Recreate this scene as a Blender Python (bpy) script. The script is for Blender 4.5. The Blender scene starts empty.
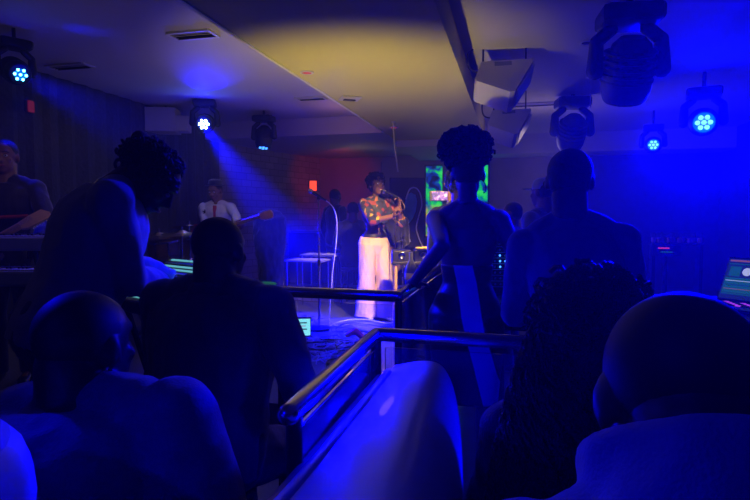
import bpy, math, random
from mathutils import Vector, Matrix, Euler, noise
V = Vector
R = math.radians
random.seed(7)
scene = bpy.context.scene
COL = scene.collection

# ------------------------------------------------------------------ camera
FPX = 560.0
CAM = V((0, 0, 1.4))
YAW, PITCH = R(14.0), R(-3.27)
FW = V((-math.sin(YAW) * math.cos(PITCH), math.cos(YAW) * math.cos(PITCH), math.sin(PITCH)))
RT = V((math.cos(YAW), math.sin(YAW), 0))
UP = RT.cross(FW)
def at(px, py, d):
    return CAM + FW * d + RT * ((px - 375) / FPX * d) - UP * ((py - 250) / FPX * d)
def proj(p):
    q = V(p) - CAM; d = q.dot(FW)
    return (round(375 + q.dot(RT) / d * FPX), round(250 - q.dot(UP) / d * FPX), round(d, 2))
cd = bpy.data.cameras.new('camera'); cam = bpy.data.objects.new('camera', cd); COL.objects.link(cam)
cam.matrix_world = Matrix.Translation(CAM) @ Matrix((RT, UP, -FW)).transposed().to_4x4()
cd.lens = FPX / 750 * 36; cd.sensor_width = 36; cd.clip_start = 0.05
scene.camera = cam

# ------------------------------------------------------------------ materials
def newmat(name):
    m = bpy.data.materials.new(name); m.use_nodes = True
    nt = m.node_tree; b = nt.nodes['Principled BSDF']
    return m, nt, b
def mat(name, col, rough=.6, metal=0, var=.15, scale=12, bump=.0, bscale=60, spec=.5, trans=0, coat=0, sheen=0):
    m, nt, b = newmat(name)
    N, L = nt.nodes, nt.links
    tc = N.new('ShaderNodeTexCoord'); nz = N.new('ShaderNodeTexNoise'); nz.inputs['Scale'].default_value = scale
    nz.inputs['Detail'].default_value = 4
    L.new(tc.outputs['Object'], nz.inputs['Vector'])
    mx = N.new('ShaderNodeMix'); mx.data_type = 'RGBA'
    mx.inputs[6].default_value = (*[c * (1 - var) for c in col], 1)
    mx.inputs[7].default_value = (*[min(1, c * (1 + var)) for c in col], 1)
    L.new(nz.outputs['Fac'], mx.inputs[0]); L.new(mx.outputs[2], b.inputs['Base Color'])
    b.inputs['Roughness'].default_value = rough; b.inputs['Metallic'].default_value = metal
    b.inputs['Specular IOR Level'].default_value = spec
    b.inputs['Transmission Weight'].default_value = trans
    b.inputs['Coat Weight'].default_value = coat
    b.inputs['Sheen Weight'].default_value = sheen
    if bump:
        n2 = N.new('ShaderNodeTexNoise'); n2.inputs['Scale'].default_value = bscale; L.new(tc.outputs['Object'], n2.inputs['Vector'])
        bp = N.new('ShaderNodeBump'); bp.inputs['Strength'].default_value = bump; bp.inputs['Distance'].default_value = .02
        L.new(n2.outputs['Fac'], bp.inputs['Height']); L.new(bp.outputs['Normal'], b.inputs['Normal'])
    return m
def emis(name, col, s):
    m, nt, b = newmat(name)
    b.inputs['Base Color'].default_value = (*[c * .05 for c in col], 1)
    b.inputs['Emission Color'].default_value = (*col, 1); b.inputs['Emission Strength'].default_value = s
    return m
M = {}
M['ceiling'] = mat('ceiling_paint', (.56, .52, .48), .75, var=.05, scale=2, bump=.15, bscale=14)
M['soffit'] = mat('soffit_yellow_lit', (.62, .56, .17), .7, var=.05, scale=2, bump=.1, bscale=10)  # yellow stage light tinted into the pale soffit's colour
M['edge'] = mat('edge_highlight', (.8, .76, .66), .5)
M['floor'] = mat('dark_floor', (.035, .035, .045), .32, var=.4, scale=5, bump=.08)
M['stage'] = mat('stage_floor', (.13, .13, .15), .3, var=.4, scale=6, bump=.1)
M['curtain'] = mat('curtain_wall', (.05, .053, .042), .85, var=.5, scale=22, bump=.5, bscale=30)
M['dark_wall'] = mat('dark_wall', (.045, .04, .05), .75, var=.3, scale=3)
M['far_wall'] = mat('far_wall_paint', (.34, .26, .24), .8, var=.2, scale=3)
M['blackmetal'] = mat('black_metal', (.012, .012, .015), .38, .4)
M['blackplastic'] = mat('black_plastic', (.007, .007, .009), .5)
M['stubble'] = mat('shaved_scalp', (.018, .012, .010), .6, var=.3, scale=160)
M['matteblack'] = mat('matte_black', (.008, .008, .009), .85)
M['chrome'] = mat('chrome', (.75, .75, .78), .16, 1, var=.04)
M['steel'] = mat('brushed_steel', (.62, .6, .58), .22, 1, var=.06, scale=40)
M['whiteplastic'] = mat('white_plastic', (.62, .58, .52), .5, var=.05)
M['lacquer'] = mat('white_lacquer', (.72, .74, .78), .5, var=.03, coat=.2)
M['wood'] = mat('warm_wood', (.35, .17, .07), .4, var=.35, scale=18)
M['maple'] = mat('maple', (.55, .32, .14), .35, var=.2, scale=20)
M['pink'] = mat('pink_lacquer', (.85, .35, .38), .3)
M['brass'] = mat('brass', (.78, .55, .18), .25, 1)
M['drumskin'] = mat('drum_skin', (.6, .58, .52), .5)
M['drumshell'] = mat('drum_shell', (.32, .19, .08), .25, var=.3, coat=.4)
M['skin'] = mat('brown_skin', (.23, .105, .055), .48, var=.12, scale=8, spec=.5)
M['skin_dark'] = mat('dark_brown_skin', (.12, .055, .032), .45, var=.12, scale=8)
M['skin_back'] = mat('brown_skin_back', (.30, .16, .11), .42, var=.1, scale=6)
M['hair'] = mat('black_hair', (.008, .007, .007), .55, var=.3, scale=90, bump=.6, bscale=220)
M['cloth_dark'] = mat('dark_cloth', (.018, .018, .024), .7, sheen=.45, var=.3, scale=30, bump=.2, bscale=200)
M['cloth_navy'] = mat('navy_cloth', (.05, .055, .10), .7, sheen=.45, var=.2, scale=30, bump=.2, bscale=200)
M['cloth_grey'] = mat('grey_cloth', (.17, .18, .21), .7, sheen=.45, var=.2, scale=30, bump=.2, bscale=200)
M['cloth_light'] = mat('light_cloth', (.42, .44, .5), .7, sheen=.45, var=.1, scale=25, bump=.2, bscale=200)
M['cloth_white'] = mat('white_cloth', (.75, .74, .72), .8, var=.06, scale=25)
M['cloth_brown'] = mat('brown_cloth', (.22, .13, .12), .85)
M['trouser_pink'] = mat('pale_pink_cloth', (.80, .56, .60), .75, var=.07, scale=14)
M['red_cloth'] = mat('red_cloth', (.45, .03, .04), .7)
M['green_cloth'] = mat('green_cloth', (.05, .16, .08), .7)
M['eyewhite'] = mat('eye_white', (.8, .78, .74), .3)
M['eyedark'] = mat('eye_iris', (.02, .012, .01), .2)
M['teeth'] = mat('teeth', (.85, .82, .76), .3)
M['lip'] = mat('lips', (.30, .05, .06), .4)
M['shoe_white'] = mat('white_leather', (.8, .76, .7), .4)
M['shoe_dark'] = mat('dark_leather', (.02, .02, .02), .35)
M['cable_light'] = mat('pale_cable', (.42, .42, .46), .35)
M['cable_dark'] = mat('black_cable', (.02, .02, .02), .35)
M['red'] = mat('red_plastic', (.7, .03, .08), .4)
M['yellow'] = mat('yellow_label', (.8, .6, .05), .5)
M['blue_paint'] = mat('blue_paint', (.06, .22, .42), .7, var=.4, scale=14)
M['white_paint'] = mat('white_paint', (.7, .7, .72), .6)
M['cyan_emit'] = emis('cyan_led', (.12, .75, 1), 9)
M['cyan_hot'] = emis('white_blue_led', (.45, .85, 1), 30)
M['led_blue'] = emis('blue_led_glow', (.05, .25, 1), 3)
M['red_emit'] = emis('red_lit_plastic', (1, .07, .015), 1.5)
M['red_dim'] = emis('dim_red_lit_plastic', (1, .05, .03), .5)
M['green_lit_glow'] = emis('green_light_glow', (.05, .8, .1), .10)
M['magenta_emit'] = emis('magenta_led', (.5, .05, .9), .8)
M['fader_emit'] = emis('pale_cyan_led', (.2, .75, .85), .55)
M['screen_white'] = emis('white_screen_mark', (.7, .8, 1), .5)
M['screen_green'] = emis('green_screen_mark', (.02, .30, .08), .22)
M['screen_orange'] = emis('orange_screen_mark', (.6, .2, .04), .3)
M['screen_dark'] = emis('dark_screen', (.012, .03, .03), .4)
M['tablet_screen'] = emis('tablet_screen', (.25, .8, .8), 1.2)
M['warm_white_emit'] = emis('warm_white_lamp', (1, .7, .35), 1.5)

def glassmat():
    m, nt, b = newmat('clear_glass')
    N, L = nt.nodes, nt.links
    b.inputs['Base Color'].default_value = (.9, .95, 1, 1); b.inputs['Roughness'].default_value = .04
    b.inputs['Specular IOR Level'].default_value = .8
    tr = N.new('ShaderNodeBsdfTransparent'); tr.inputs[0].default_value = (.9, .94, .97, 1)
    gl = N.new('ShaderNodeBsdfGlossy'); gl.inputs['Roughness'].default_value = .05
    fr = N.new('ShaderNodeFresnel'); fr.inputs[0].default_value = 1.18
    mx = N.new('ShaderNodeMixShader')
    L.new(fr.outputs[0], mx.inputs[0]); L.new(tr.outputs[0], mx.inputs[1]); L.new(gl.outputs[0], mx.inputs[2])
    df = N.new('ShaderNodeBsdfDiffuse'); df.inputs[0].default_value = (.7, .8, .9, 1)
    m2 = N.new('ShaderNodeMixShader')
    nz = N.new('ShaderNodeTexNoise'); nz.inputs['Scale'].default_value = 3
    mr = N.new('ShaderNodeMapRange'); mr.inputs[3].default_value = .0; mr.inputs[4].default_value = .05
    L.new(nz.outputs['Fac'], mr.inputs[0]); L.new(mr.outputs[0], m2.inputs[0])
    L.new(mx.outputs[0], m2.inputs[1]); L.new(df.outputs[0], m2.inputs[2])
    L.new(m2.outputs[0], N['Material Output'].inputs[0])
    return m
M['glass'] = glassmat()
def ramp(nt, stops, interp='LINEAR'):
    r = nt.nodes.new('ShaderNodeValToRGB'); r.color_ramp.interpolation = interp
    e = r.color_ramp.elements
    while len(e) > 1: e.remove(e[-1])
    e[0].position = stops[0][0]; e[0].color = (*stops[0][1], 1)
    for p, c in stops[1:]:
        k = e.new(p); k.color = (*c, 1)
    return r
def patternmat(name, stops, scale, rough=.7):
    m, nt, b = newmat(name); N, L = nt.nodes, nt.links
    tc = N.new('ShaderNodeTexCoord'); vo = N.new('ShaderNodeTexVoronoi'); vo.inputs['Scale'].default_value = scale
    L.new(tc.outputs['Object'], vo.inputs['Vector'])
    sp = N.new('ShaderNodeSeparateColor'); L.new(vo.outputs['Color'], sp.inputs[0])
    r = ramp(nt, stops, 'CONSTANT'); L.new(sp.outputs[0], r.inputs[0]); L.new(r.outputs[0], b.inputs['Base Color'])
    b.inputs['Roughness'].default_value = rough
    return m
M['patch_shirt'] = patternmat('multicolour_patch_cloth', [(0, (.035, .03, .045)), (.30, (.30, .05, .04)), (.42, (.55, .38, .04)), (.49, (.035, .05, .07)), (.70, (.45, .16, .06)), (.78, (.6, .5, .4)), (.82, (.04, .05, .10))], 21)
def screenmat():
    m, nt, b = newmat('green_projection'); N, L = nt.nodes, nt.links
    tc = N.new('ShaderNodeTexCoord'); n1 = N.new('ShaderNodeTexNoise'); n1.inputs['Scale'].default_value = 4.6; n1.inputs['Detail'].default_value = 5; n1.inputs['Distortion'].default_value = .7
    L.new(tc.outputs['Object'], n1.inputs['Vector'])
    r1 = ramp(nt, [(.40, (0, .005, .03)), (.47, (.0, .03, .35)), (.53, (.0, .4, .1)), (.62, (.02, .75, .05)), (.8, (.15, .9, .05))])
    L.new(n1.outputs['Fac'], r1.inputs[0])
    n2 = N.new('ShaderNodeTexNoise'); n2.inputs['Scale'].default_value = 9; n2.inputs['Detail'].default_value = 5
    L.new(tc.outputs['Object'], n2.inputs['Vector'])
    r2 = ramp(nt, [(.35, (.02, .05, .0)), (.48, (.1, .45, .0)), (.56, (.7, .4, .0)), (.68, (.6, .12, .0))])
    L.new(n2.outputs['Fac'], r2.inputs[0])
    sp = N.new('ShaderNodeSeparateXYZ'); L.new(tc.outputs['Object'], sp.inputs[0])
    mr = N.new('ShaderNodeMapRange'); mr.inputs[1].default_value = .62; mr.inputs[2].default_value = .42
    L.new(sp.outputs[2], mr.inputs[0])
    mx = N.new('ShaderNodeMix'); mx.data_type = 'RGBA'
    L.new(mr.outputs[0], mx.inputs[0]); L.new(r1.outputs[0], mx.inputs[6]); L.new(r2.outputs[0], mx.inputs[7])
    L.new(mx.outputs[2], b.inputs['Emission Color']); b.inputs['Emission Strength'].default_value = .95
    b.inputs['Base Color'].default_value = (.01, .01, .01, 1)
    return m
M['projection'] = screenmat()
def phonemat():
    m, nt, b = newmat('phone_picture'); N, L = nt.nodes, nt.links; b.inputs['Base Color'].default_value = (.01, .01, .01, 1)
    tc = N.new('ShaderNodeTexCoord'); n1 = N.new('ShaderNodeTexNoise'); n1.inputs['Scale'].default_value = 26; n1.inputs['Detail'].default_value = 3
    L.new(tc.outputs['Object'], n1.inputs['Vector'])
    r1 = ramp(nt, [(.34, (.02, .01, .12)), (.46, (.12, .05, .5)), (.55, (.5, .15, .6)), (.62, (.9, .6, .75)), (.72, (.9, .9, 1))])
    L.new(n1.outputs['Fac'], r1.inputs[0]); L.new(r1.outputs[0], b.inputs['Emission Color']); b.inputs['Emission Strength'].default_value = 1.3
    return m
M['phone_picture'] = phonemat()
def brickmat():
    m, nt, b = newmat('pale_brick'); N, L = nt.nodes, nt.links
    tc = N.new('ShaderNodeTexCoord'); mp = N.new('ShaderNodeCombineXYZ'); sx_ = N.new('ShaderNodeSeparateXYZ'); L.new(tc.outputs['Object'], sx_.inputs[0]); L.new(sx_.outputs[1], mp.inputs[0]); L.new(sx_.outputs[2], mp.inputs[1])
    br = N.new('ShaderNodeTexBrick'); br.inputs['Scale'].default_value = 2.2
    br.inputs['Color1'].default_value = (.30, .24, .20, 1); br.inputs['Color2'].default_value = (.38, .31, .25, 1); br.inputs['Mortar'].default_value = (.17, .14, .12, 1)
    br.inputs['Mortar Size'].default_value = .012
    L.new(mp.outputs[0], br.inputs['Vector']); L.new(br.outputs['Color'], b.inputs['Base Color'])
    bp = N.new('ShaderNodeBump'); bp.inputs['Strength'].default_value = .5; bp.inputs['Distance'].default_value = .02
    L.new(br.outputs['Fac'], bp.inputs['Height']); bp.invert = True; L.new(bp.outputs['Normal'], b.inputs['Normal']); b.inputs['Roughness'].default_value = .8
    return m
M['brick'] = brickmat()
def dressmat():
    m, nt, b = newmat('dress_cloth'); N, L = nt.nodes, nt.links
    tc = N.new('ShaderNodeTexCoord'); sp = N.new('ShaderNodeSeparateXYZ'); L.new(tc.outputs['Object'], sp.inputs[0])
    # a pale panel sewn down the middle of the back, curving a little toward the right hip
    a = N.new('ShaderNodeMath'); a.operation = 'MULTIPLY_ADD'; a.inputs[1].default_value = .22; a.inputs[2].default_value = -.255
    L.new(sp.outputs[2], a.inputs[0])
    c = N.new('ShaderNodeMath'); c.operation = 'ADD'; L.new(sp.outputs[0], c.inputs[0]); L.new(a.outputs[0], c.inputs[1])
    ab = N.new('ShaderNodeMath'); ab.operation = 'ABSOLUTE'; L.new(c.outputs[0], ab.inputs[0])
    r = ramp(nt, [(0, (.8, .8, .85)), (.045, (.012, .012, .016))], 'CONSTANT'); L.new(ab.outputs[0], r.inputs[0])
    L.new(r.outputs[0], b.inputs['Base Color']); b.inputs['Roughness'].default_value = .42
    return m
M['dress'] = dressmat()

# ------------------------------------------------------------------ geometry
def frame(d, ref=None):
    d = V(d).normalized()
    ref = V(ref) if ref is not None else (V((0, 0, 1)) if abs(d.z) < .9 else V((0, 1, 0)))
    a = ref.cross(d)
    if a.length < 1e-5: a = V((1, 0, 0)).cross(d)
    a.normalize(); b = d.cross(a).normalized()
    return a, b, d
class G:
    def __init__(s): s.v = []; s.f = []; s.mi = []; s.cm = 0
    def add(s, vs, fs):
        n = len(s.v); s.v += [tuple(v) for v in vs]; s.f += [tuple(i + n for i in f) for f in fs]; s.mi += [s.cm] * len(fs); return s
    def loft(s, rings, seg=20, cap=True):
        """rings: (centre, axis_a, axis_b, ra, rb)"""
        vs, fs = [], []
        for c, a, b, ra, rb in rings:
            for k in range(seg):
                t = 2 * math.pi * k / seg
                vs.append(V(c) + V(a) * (math.cos(t) * ra) + V(b) * (math.sin(t) * rb))
        n = len(rings)
        for i in range(n - 1):
            for k in range(seg):
                k2 = (k + 1) % seg
                fs.append((i * seg + k, i * seg + k2, (i + 1) * seg + k2, (i + 1) * seg + k))
        if cap:
            fs.append(tuple(range(seg))[::-1]); fs.append(tuple((n - 1) * seg + k for k in range(seg)))
        return s.add(vs, fs)
    def cap(s, a, b, ra, rb, seg=14, ref=None, flat=1.0):
        a, b = V(a), V(b); x, y, d = frame(b - a if (b - a).length > 1e-6 else V((0, 0, 1)), ref); rs = []
        for t in (80, 60, 35, 15): rs.append((a - d * ra * math.sin(R(t)), x, y, ra * math.cos(R(t)), ra * math.cos(R(t)) * flat))
        rs.append((a, x, y, ra, ra * flat)); rs.append((b, x, y, rb, rb * flat))
        for t in (15, 35, 60, 80): rs.append((b + d * rb * math.sin(R(t)), x, y, rb * math.cos(R(t)), rb * math.cos(R(t)) * flat))
        return s.loft(rs, seg)
    def chain(s, pts, seg=14, ref=None, flat=1.0):
        for (a, ra), (b, rb) in zip(pts, pts[1:]): s.cap(a, b, ra, rb, seg, ref, flat)
        return s
    def ball(s, c, r, rot=None, seg=18, rings=12):
        if not hasattr(r, '__len__'): r = (r, r, r)
        rot = rot or Matrix.Identity(3); c = V(c); vs, fs = [], []
        for i in range(1, rings):
            p = math.pi * i / rings
            for k in range(seg):
                t = 2 * math.pi * k / seg
                vs.append(c + rot @ V((math.sin(p) * math.cos(t) * r[0], math.sin(p) * math.sin(t) * r[1], math.cos(p) * r[2])))
        vs.append(c + rot @ V((0, 0, r[2]))); vs.append(c + rot @ V((0, 0, -r[2]))); T = len(vs) - 2; Bm = T + 1
        for i in range(rings - 2):
            for k in range(seg):
                k2 = (k + 1) % seg
                fs.append((i * seg + k, (i + 1) * seg + k, (i + 1) * seg + k2, i * seg + k2))
        for k in range(seg):
            k2 = (k + 1) % seg
            fs.append((T, k, k2)); fs.append((Bm, (rings - 2) * seg + k2, (rings - 2) * seg + k))
        return s.add(vs, fs)
    def box(s, c, size, rot=None, bev=0.0):
        c = V(c); rot = rot or Matrix.Identity(3); hx, hy, hz = [k / 2 for k in size]
        if bev <= 0:
            vs = [c + rot @ V((x * hx, y * hy, z * hz)) for z in (-1, 1) for x, y in ((-1, -1), (1, -1), (1, 1), (-1, 1))]
            return s.add(vs, [(3, 2, 1, 0), (4, 5, 6, 7), (0, 1, 5, 4), (1, 2, 6, 5), (2, 3, 7, 6), (3, 0, 4, 7)])
        b = min(bev, hx * .95, hy * .95, hz * .95); vs = []; fs = []
        oct_ = lambda ix, iy: [(hx - ix, -hy + b + iy * 0), ]
        def ring(z, inset):
            X, Y = hx - inset, hy - inset; q = b
            return [V((X, -Y + q, z)), V((X, Y - q, z)), V((X - q, Y, z)), V((-X + q, Y, z)), V((-X, Y - q, z)), V((-X, -Y + q, z)), V((-X + q, -Y, z)), V((X - q, -Y, z))]
        rs = [ring(-hz, b * .9), ring(-hz + b * .3, b * .3), ring(-hz + b, 0), ring(hz - b, 0), ring(hz - b * .3, b * .3), ring(hz, b * .9)]
        for r_ in rs: vs += [c + rot @ p for p in r_]
        for i in range(5):
            for k in range(8):
                k2 = (k + 1) % 8; fs.append((i * 8 + k, i * 8 + k2, i * 8 + 8 + k2, i * 8 + 8 + k))
        fs.append(tuple(range(8))[::-1]); fs.append(tuple(40 + k for k in range(8)))
        return s.add(vs, fs)
    def bar(s, a, b, w, h, bev=.0):
        a, b = V(a), V(b); x, y, d = frame(b - a); rot = Matrix((x, y, d)).transposed()
        return s.box((a + b) / 2, (w, h, (b - a).length), rot, bev)
    def cyl(s, a, b, r, r2=None, seg=20):
        a, b = V(a), V(b); x, y, d = frame(b - a); r2 = r if r2 is None else r2
        return s.loft([(a, x, y, r, r), (b, x, y, r2, r2)], seg)
    def lathe(s, prof, c=(0, 0, 0), rot=None, seg=24):
        rot = rot or Matrix.Identity(3); c = V(c)
        return s.loft([(c + rot @ V((0, 0, z)), rot @ V((1, 0, 0)), rot @ V((0, 1, 0)), max(r, 1e-4), max(r, 1e-4)) for r, z in prof], seg)
    def tube(s, pts, r, seg=8, smooth=0):
        pts = [V(p) for p in pts]
        if smooth and len(pts) > 2:
            out = []; P = [pts[0]] + pts + [pts[-1]]
            for i in range(1, len(P) - 2):
                for k in range(smooth):
                    t = k / smooth; p0, p1, p2, p3 = P[i - 1:i + 3]
                    out.append(.5 * ((2 * p1) + (-p0 + p2) * t + (2 * p0 - 5 * p1 + 4 * p2 - p3) * t * t + (-p0 + 3 * p1 - 3 * p2 + p3) * t ** 3))
            out.append(pts[-1]); pts = out
        rs = []; pa = None
        for i, p in enumerate(pts):
            d = (pts[min(i + 1, len(pts) - 1)] - pts[max(i - 1, 0)])
            x, y, d = frame(d, pa) if pa is not None else frame(d)
            if pa is not None:
                y = (pa - d * pa.dot(d))
                if y.length < 1e-5: x, y, d = frame(d)
                else: y.normalize(); x = y.cross(d)
            pa = y
            rr = r[i] if hasattr(r, '__len__') else r
            rs.append((p, x, y, rr, rr))
        return s.loft(rs, seg)
    def prism(s, poly, z0, z1, rot=None, c=(0, 0, 0)):
        rot = rot or Matrix.Identity(3); c = V(c); n = len(poly)
        vs = [c + rot @ V((x, y, z0)) for x, y in poly] + [c + rot @ V((x, y, z1)) for x, y in poly]
        return s.add(vs, [tuple(range(n))[::-1], tuple(range(n, 2 * n))] + [(k, (k + 1) % n, n + (k + 1) % n, n + k) for k in range(n)])
    def obj(s, name, m, parent=None, remesh=None, smooth=True, fold=0, fscale=9, sm=4, loc=None):
        me = bpy.data.meshes.new(name); me.from_pydata(s.v, [], s.f)
        ms = m if isinstance(m, (list, tuple)) else [m]
        for k in ms: me.materials.append(k)
        if len(ms) > 1: me.polygons.foreach_set('material_index', s.mi)
        me.update()
        o = bpy.data.objects.new(name, me); COL.objects.link(o)
        if remesh:
            md = o.modifiers.new('r', 'REMESH'); md.mode = 'VOXEL'; md.voxel_size = remesh
            ms_ = o.modifiers.new('s', 'SMOOTH'); ms_.factor = .5; ms_.iterations = sm
            dg = bpy.context.evaluated_depsgraph_get(); dg.update()
            new = bpy.data.meshes.new_from_object(o.evaluated_get(dg))
            o.modifiers.clear(); old = o.data; o.data = new; bpy.data.meshes.remove(old); me = new; me.name = name
            if fold:
                nr = [v.normal.copy() for v in me.vertices]
                for v, n_ in zip(me.vertices, nr):
                    q = V((v.co.x * fscale, v.co.y * fscale, v.co.z * fscale * .45))
                    t = noise.noise(q) + .5 * noise.noise(q * 2.3)
                    v.co += n_ * (fold * (1 - 2.2 * abs(t)))
                me.update()
        if smooth:
            me.polygons.foreach_set('use_smooth', [True] * len(me.polygons))
            if not remesh:
                try: me.set_sharp_from_angle(angle=R(38))
                except Exception: pass
        me.update()
        if parent: o.parent = parent
        if loc is not None: o.location = loc
        return o
def tag(o, label=None, cat=None, group=None, kind=None):
    if label: o['label'] = label
    if cat: o['category'] = cat
    if group: o['group'] = group
    if kind: o['kind'] = kind
    return o
def thing(name, label, cat, loc=(0, 0, 0), rz=0, group=None):
    o = bpy.data.objects.new(name, None); COL.objects.link(o); o.empty_display_size = .1
    o.location = loc; o.rotation_euler = (0, 0, rz)
    return tag(o, label, cat, group)
def struct(name, g, m, smooth=False): return tag(g.obj(name, m, smooth=smooth), kind='structure')
def clone(root, loc, rz, label, group=None):
    r = root.copy(); COL.objects.link(r); r.location = loc; r.rotation_euler = (0, 0, rz); r['label'] = label
    if group: r['group'] = group
    for ch in list(root.children):
        c = ch.copy(); COL.objects.link(c); c.parent = r
        for g_ in ch.children:
            d = g_.copy(); COL.objects.link(d); d.parent = c
    return r
def slab(x0, x1, y0, y1, z0, z1): return G().box(((x0 + x1) / 2, (y0 + y1) / 2, (z0 + z1) / 2), (x1 - x0, y1 - y0, z1 - z0))
def rotz(a): return Matrix.Rotation(a, 3, 'Z')
def rotx(a): return Matrix.Rotation(a, 3, 'X')
def roty(a): return Matrix.Rotation(a, 3, 'Y')

# ------------------------------------------------------------------ room
XL, XR, YB, YF = -4.6, 3.4, -2.6, 10.8
struct('floor', slab(XL, XR, YB, YF, -.1, 0), M['floor'])
STZ = .22
st = G().prism([(XL, 2.35), (-2.55, 2.35), (-2.55, 3.25), (-.75, 3.25), (-.75, YF), (XL, YF)], 0.0, STZ); struct('floor_stage', st, M['stage'])
g = G()   # left wall with vertical pleats
n = 150; pts = [(XL - .15, YB)] + [(XL + .018 * math.sin(k * 1.9) + .006 * math.sin(k * .7), YB + (8.14 - YB) * k / n) for k in range(n + 1)] + [(XL - .15, 8.14)]
g.prism(pts, 0, 2.9); struct('wall_left', g, M['curtain'])
struct('wall_brick', G().prism([(XL, 8.14), (-3.84, YF), (-4.1, YF), (-4.85, 8.14)], 0, 2.9), M['brick'])
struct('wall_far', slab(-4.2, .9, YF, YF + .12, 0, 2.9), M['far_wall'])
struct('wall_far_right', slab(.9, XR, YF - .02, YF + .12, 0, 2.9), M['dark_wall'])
struct('wall_right', slab(XR, XR + .12, YB, YF, 0, 2.9), M['dark_wall'])
struct('wall_rear', slab(XL - .1, XR, YB - .12, YB, 0, 2.9), M['dark_wall'])
struct('ceiling', slab(XL - .1, -1.8, YB, 7.75, 2.85, 2.95), M['ceiling'])
struct('ceiling_right', slab(-.45, XR, YB, 10.1, 2.85, 2.95), M['ceiling'])
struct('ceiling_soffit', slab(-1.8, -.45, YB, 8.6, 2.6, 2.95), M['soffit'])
struct('ceiling_far', slab(XL - .1, -1.8, 7.75, YF, 2.6, 2.95), M['ceiling'])
struct('ceiling_stage_end', slab(-1.8, -.45, 8.6, YF, 2.5, 2.95), M['ceiling'])
struct('ceiling_far_right', slab(-.45, XR, 10.1, YF, 2.52, 2.95), M['ceiling'])
struct('trim_1', slab(-1.815, -1.79, YB, 7.74, 2.592, 2.62), M['edge'])  # pale strip standing in for the highlight along the soffit edge
for k, (x0, x1) in enumerate(((-2.9, -2.55), (-1.35, -1.1))):   # shallow pilasters
    struct('trim_%d' % (2 + k), slab(x0, x1, YF - .08, YF, 0, 2.5), M['far_wall'])

# ------------------------------------------------------------------ railings
def railing(name, label, pts, posts, rail_h=1.05, r=.024, flat=True, bottom=.06, r_end=True):
    t = thing(name, label, 'railing', (pts[0][0], pts[0][1], 0))
    o0 = V((pts[0][0], pts[0][1], 0))
    P3 = [V((x, y, rail_h)) - o0 for x, y in pts]
    for a, b in zip(P3, P3[1:]):
        G().cap(a, b, r, r, 20).obj('top_rail', M['steel'], t)
        d = (b - a).normalized(); a2, b2 = a + d * .03, b - d * .03
        g = G().bar((a2 + b2) / 2 * 1 - V((0, 0, (rail_h - bottom) / 2 + .02)) - (b2 - a2) / 2, (a2 + b2) / 2 - V((0, 0, (rail_h - bottom) / 2 + .02)) + (b2 - a2) / 2, .012, .02)
        g = G(); x = (b2 - a2); zc = V((0, 0, 1)); nrm = x.normalized().cross(zc)
        rot = Matrix((x.normalized(), nrm, zc)).transposed()
        c = (a2 + b2) / 2; c.z = (rail_h - .04 + bottom) / 2
        g.box(c, (x.length, .012, rail_h - .04 - bottom), rot, .003).obj('glass_panel', M['glass'], t, smooth=False)
        c2 = c.copy(); c2.z = bottom / 2
        G().box(c2, (x.length, .05, bottom), rot, .006).obj('base_channel', M['steel'], t, smooth=False)
    for (x, y) in posts:
        p = V((x, y, 0)) - o0
        pg = G().cyl(p, p + V((0, 0, rail_h - .01)), .017)
        pg.cyl(p, p + V((0, 0, .012)), .045)
        pg.obj('post', M['blackmetal'], t)
    return t
railing('glass_railing', 'steel topped glass railing in front of the stage, woman rests her hand on it', [(-1.12, 2.47), (-.50, 2.44), (-.50, 4.2)], [(-.5, 2.44), (-1.08, 2.468), (-.5, 4.16)], r=.026)
railing('glass_railing', 'nearest glass railing with orange glint on its rail, enclosing the white curved panel', [(-.415, .98), (-.43, 1.74), (.62, 1.72)], [(-.42, 1.02), (-.43, 1.74), (.62, 1.72)], rail_h=1.025, r=.022)

# the white curved shell inside the near railing
t = thing('curved_canopy', 'large smooth white curved panel glowing blue inside the near glass railing', 'panel', (-.34, .62, 0))
g = G(); prof = []
for k in range(25):
    u = k / 24
    x = .0 + .30 * math.sin(u * math.pi / 2) ** .9
    z = .965 + .022 * math.sin(min(u * 3.2, 1) * math.pi / 2) - .012 * u - .44 * max(0, (u - .3) / .7) ** 2.4
    prof.append((x, z))
NY = 26; vs = []; fs = []
for j in range(NY + 1):
    v = j / NY; y = .0 + 1.03 * v
    sh = math.sqrt(max(0, 1 - ((v - .95) / .05) ** 2)) if v > .95 else 1
    for i, (x, z) in enumerate(prof):
        xx = x * (.92 + .08 * sh) * (1 - .33 * v) + .012 * (1 - sh)
        zz = z - (1 - sh) * .05
        vs.append(V((xx, y, zz)))
nn = len(prof)
top = len(vs); vs += [p - V((0, 0, .018)) for p in vs]
for j in range(NY):
    for i in range(nn - 1):
        a = j * nn + i; fs.append((a, a + 1, a + 1 + nn, a + nn)); fs.append((top + a + nn, top + a + nn + 1, top + a + 1, top + a))
for j in range(NY):
    a = j * nn; fs.append((a, a + nn, top + a + nn, top + a)); a = j * nn + nn - 1; fs.append((a + nn, a, top + a, top + a + nn))
for i in range(nn - 1):
    fs.append((i + 1, i, top + i, top + i + 1)); a = NY * nn + i; fs.append((a, a + 1, top + a + 1, top + a))
g.add(vs, fs); g.obj('shell', M['lacquer'], t)
g = G(); g.tube([(-.035, -.03, .955), (-.01, -.01, .965), (.0, .3, .962), (.0, .9, .962)], .012, 10, 6).obj('rim', M['lacquer'], t)
for y in (.15, .8):
    G().cyl((.12, y, 0), (.12, y, .90), .02).obj('support', M['blackmetal'], t)
t = thing('inner_ledge', 'brown wooden ledge between the near glass and the white curved panel', 'ledge', (-.385, 1.1, 0))
G().box((0, 0, .90), (.05, 1.15, .03), None, .005).obj('board', M['wood'], t, smooth=False)
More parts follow.
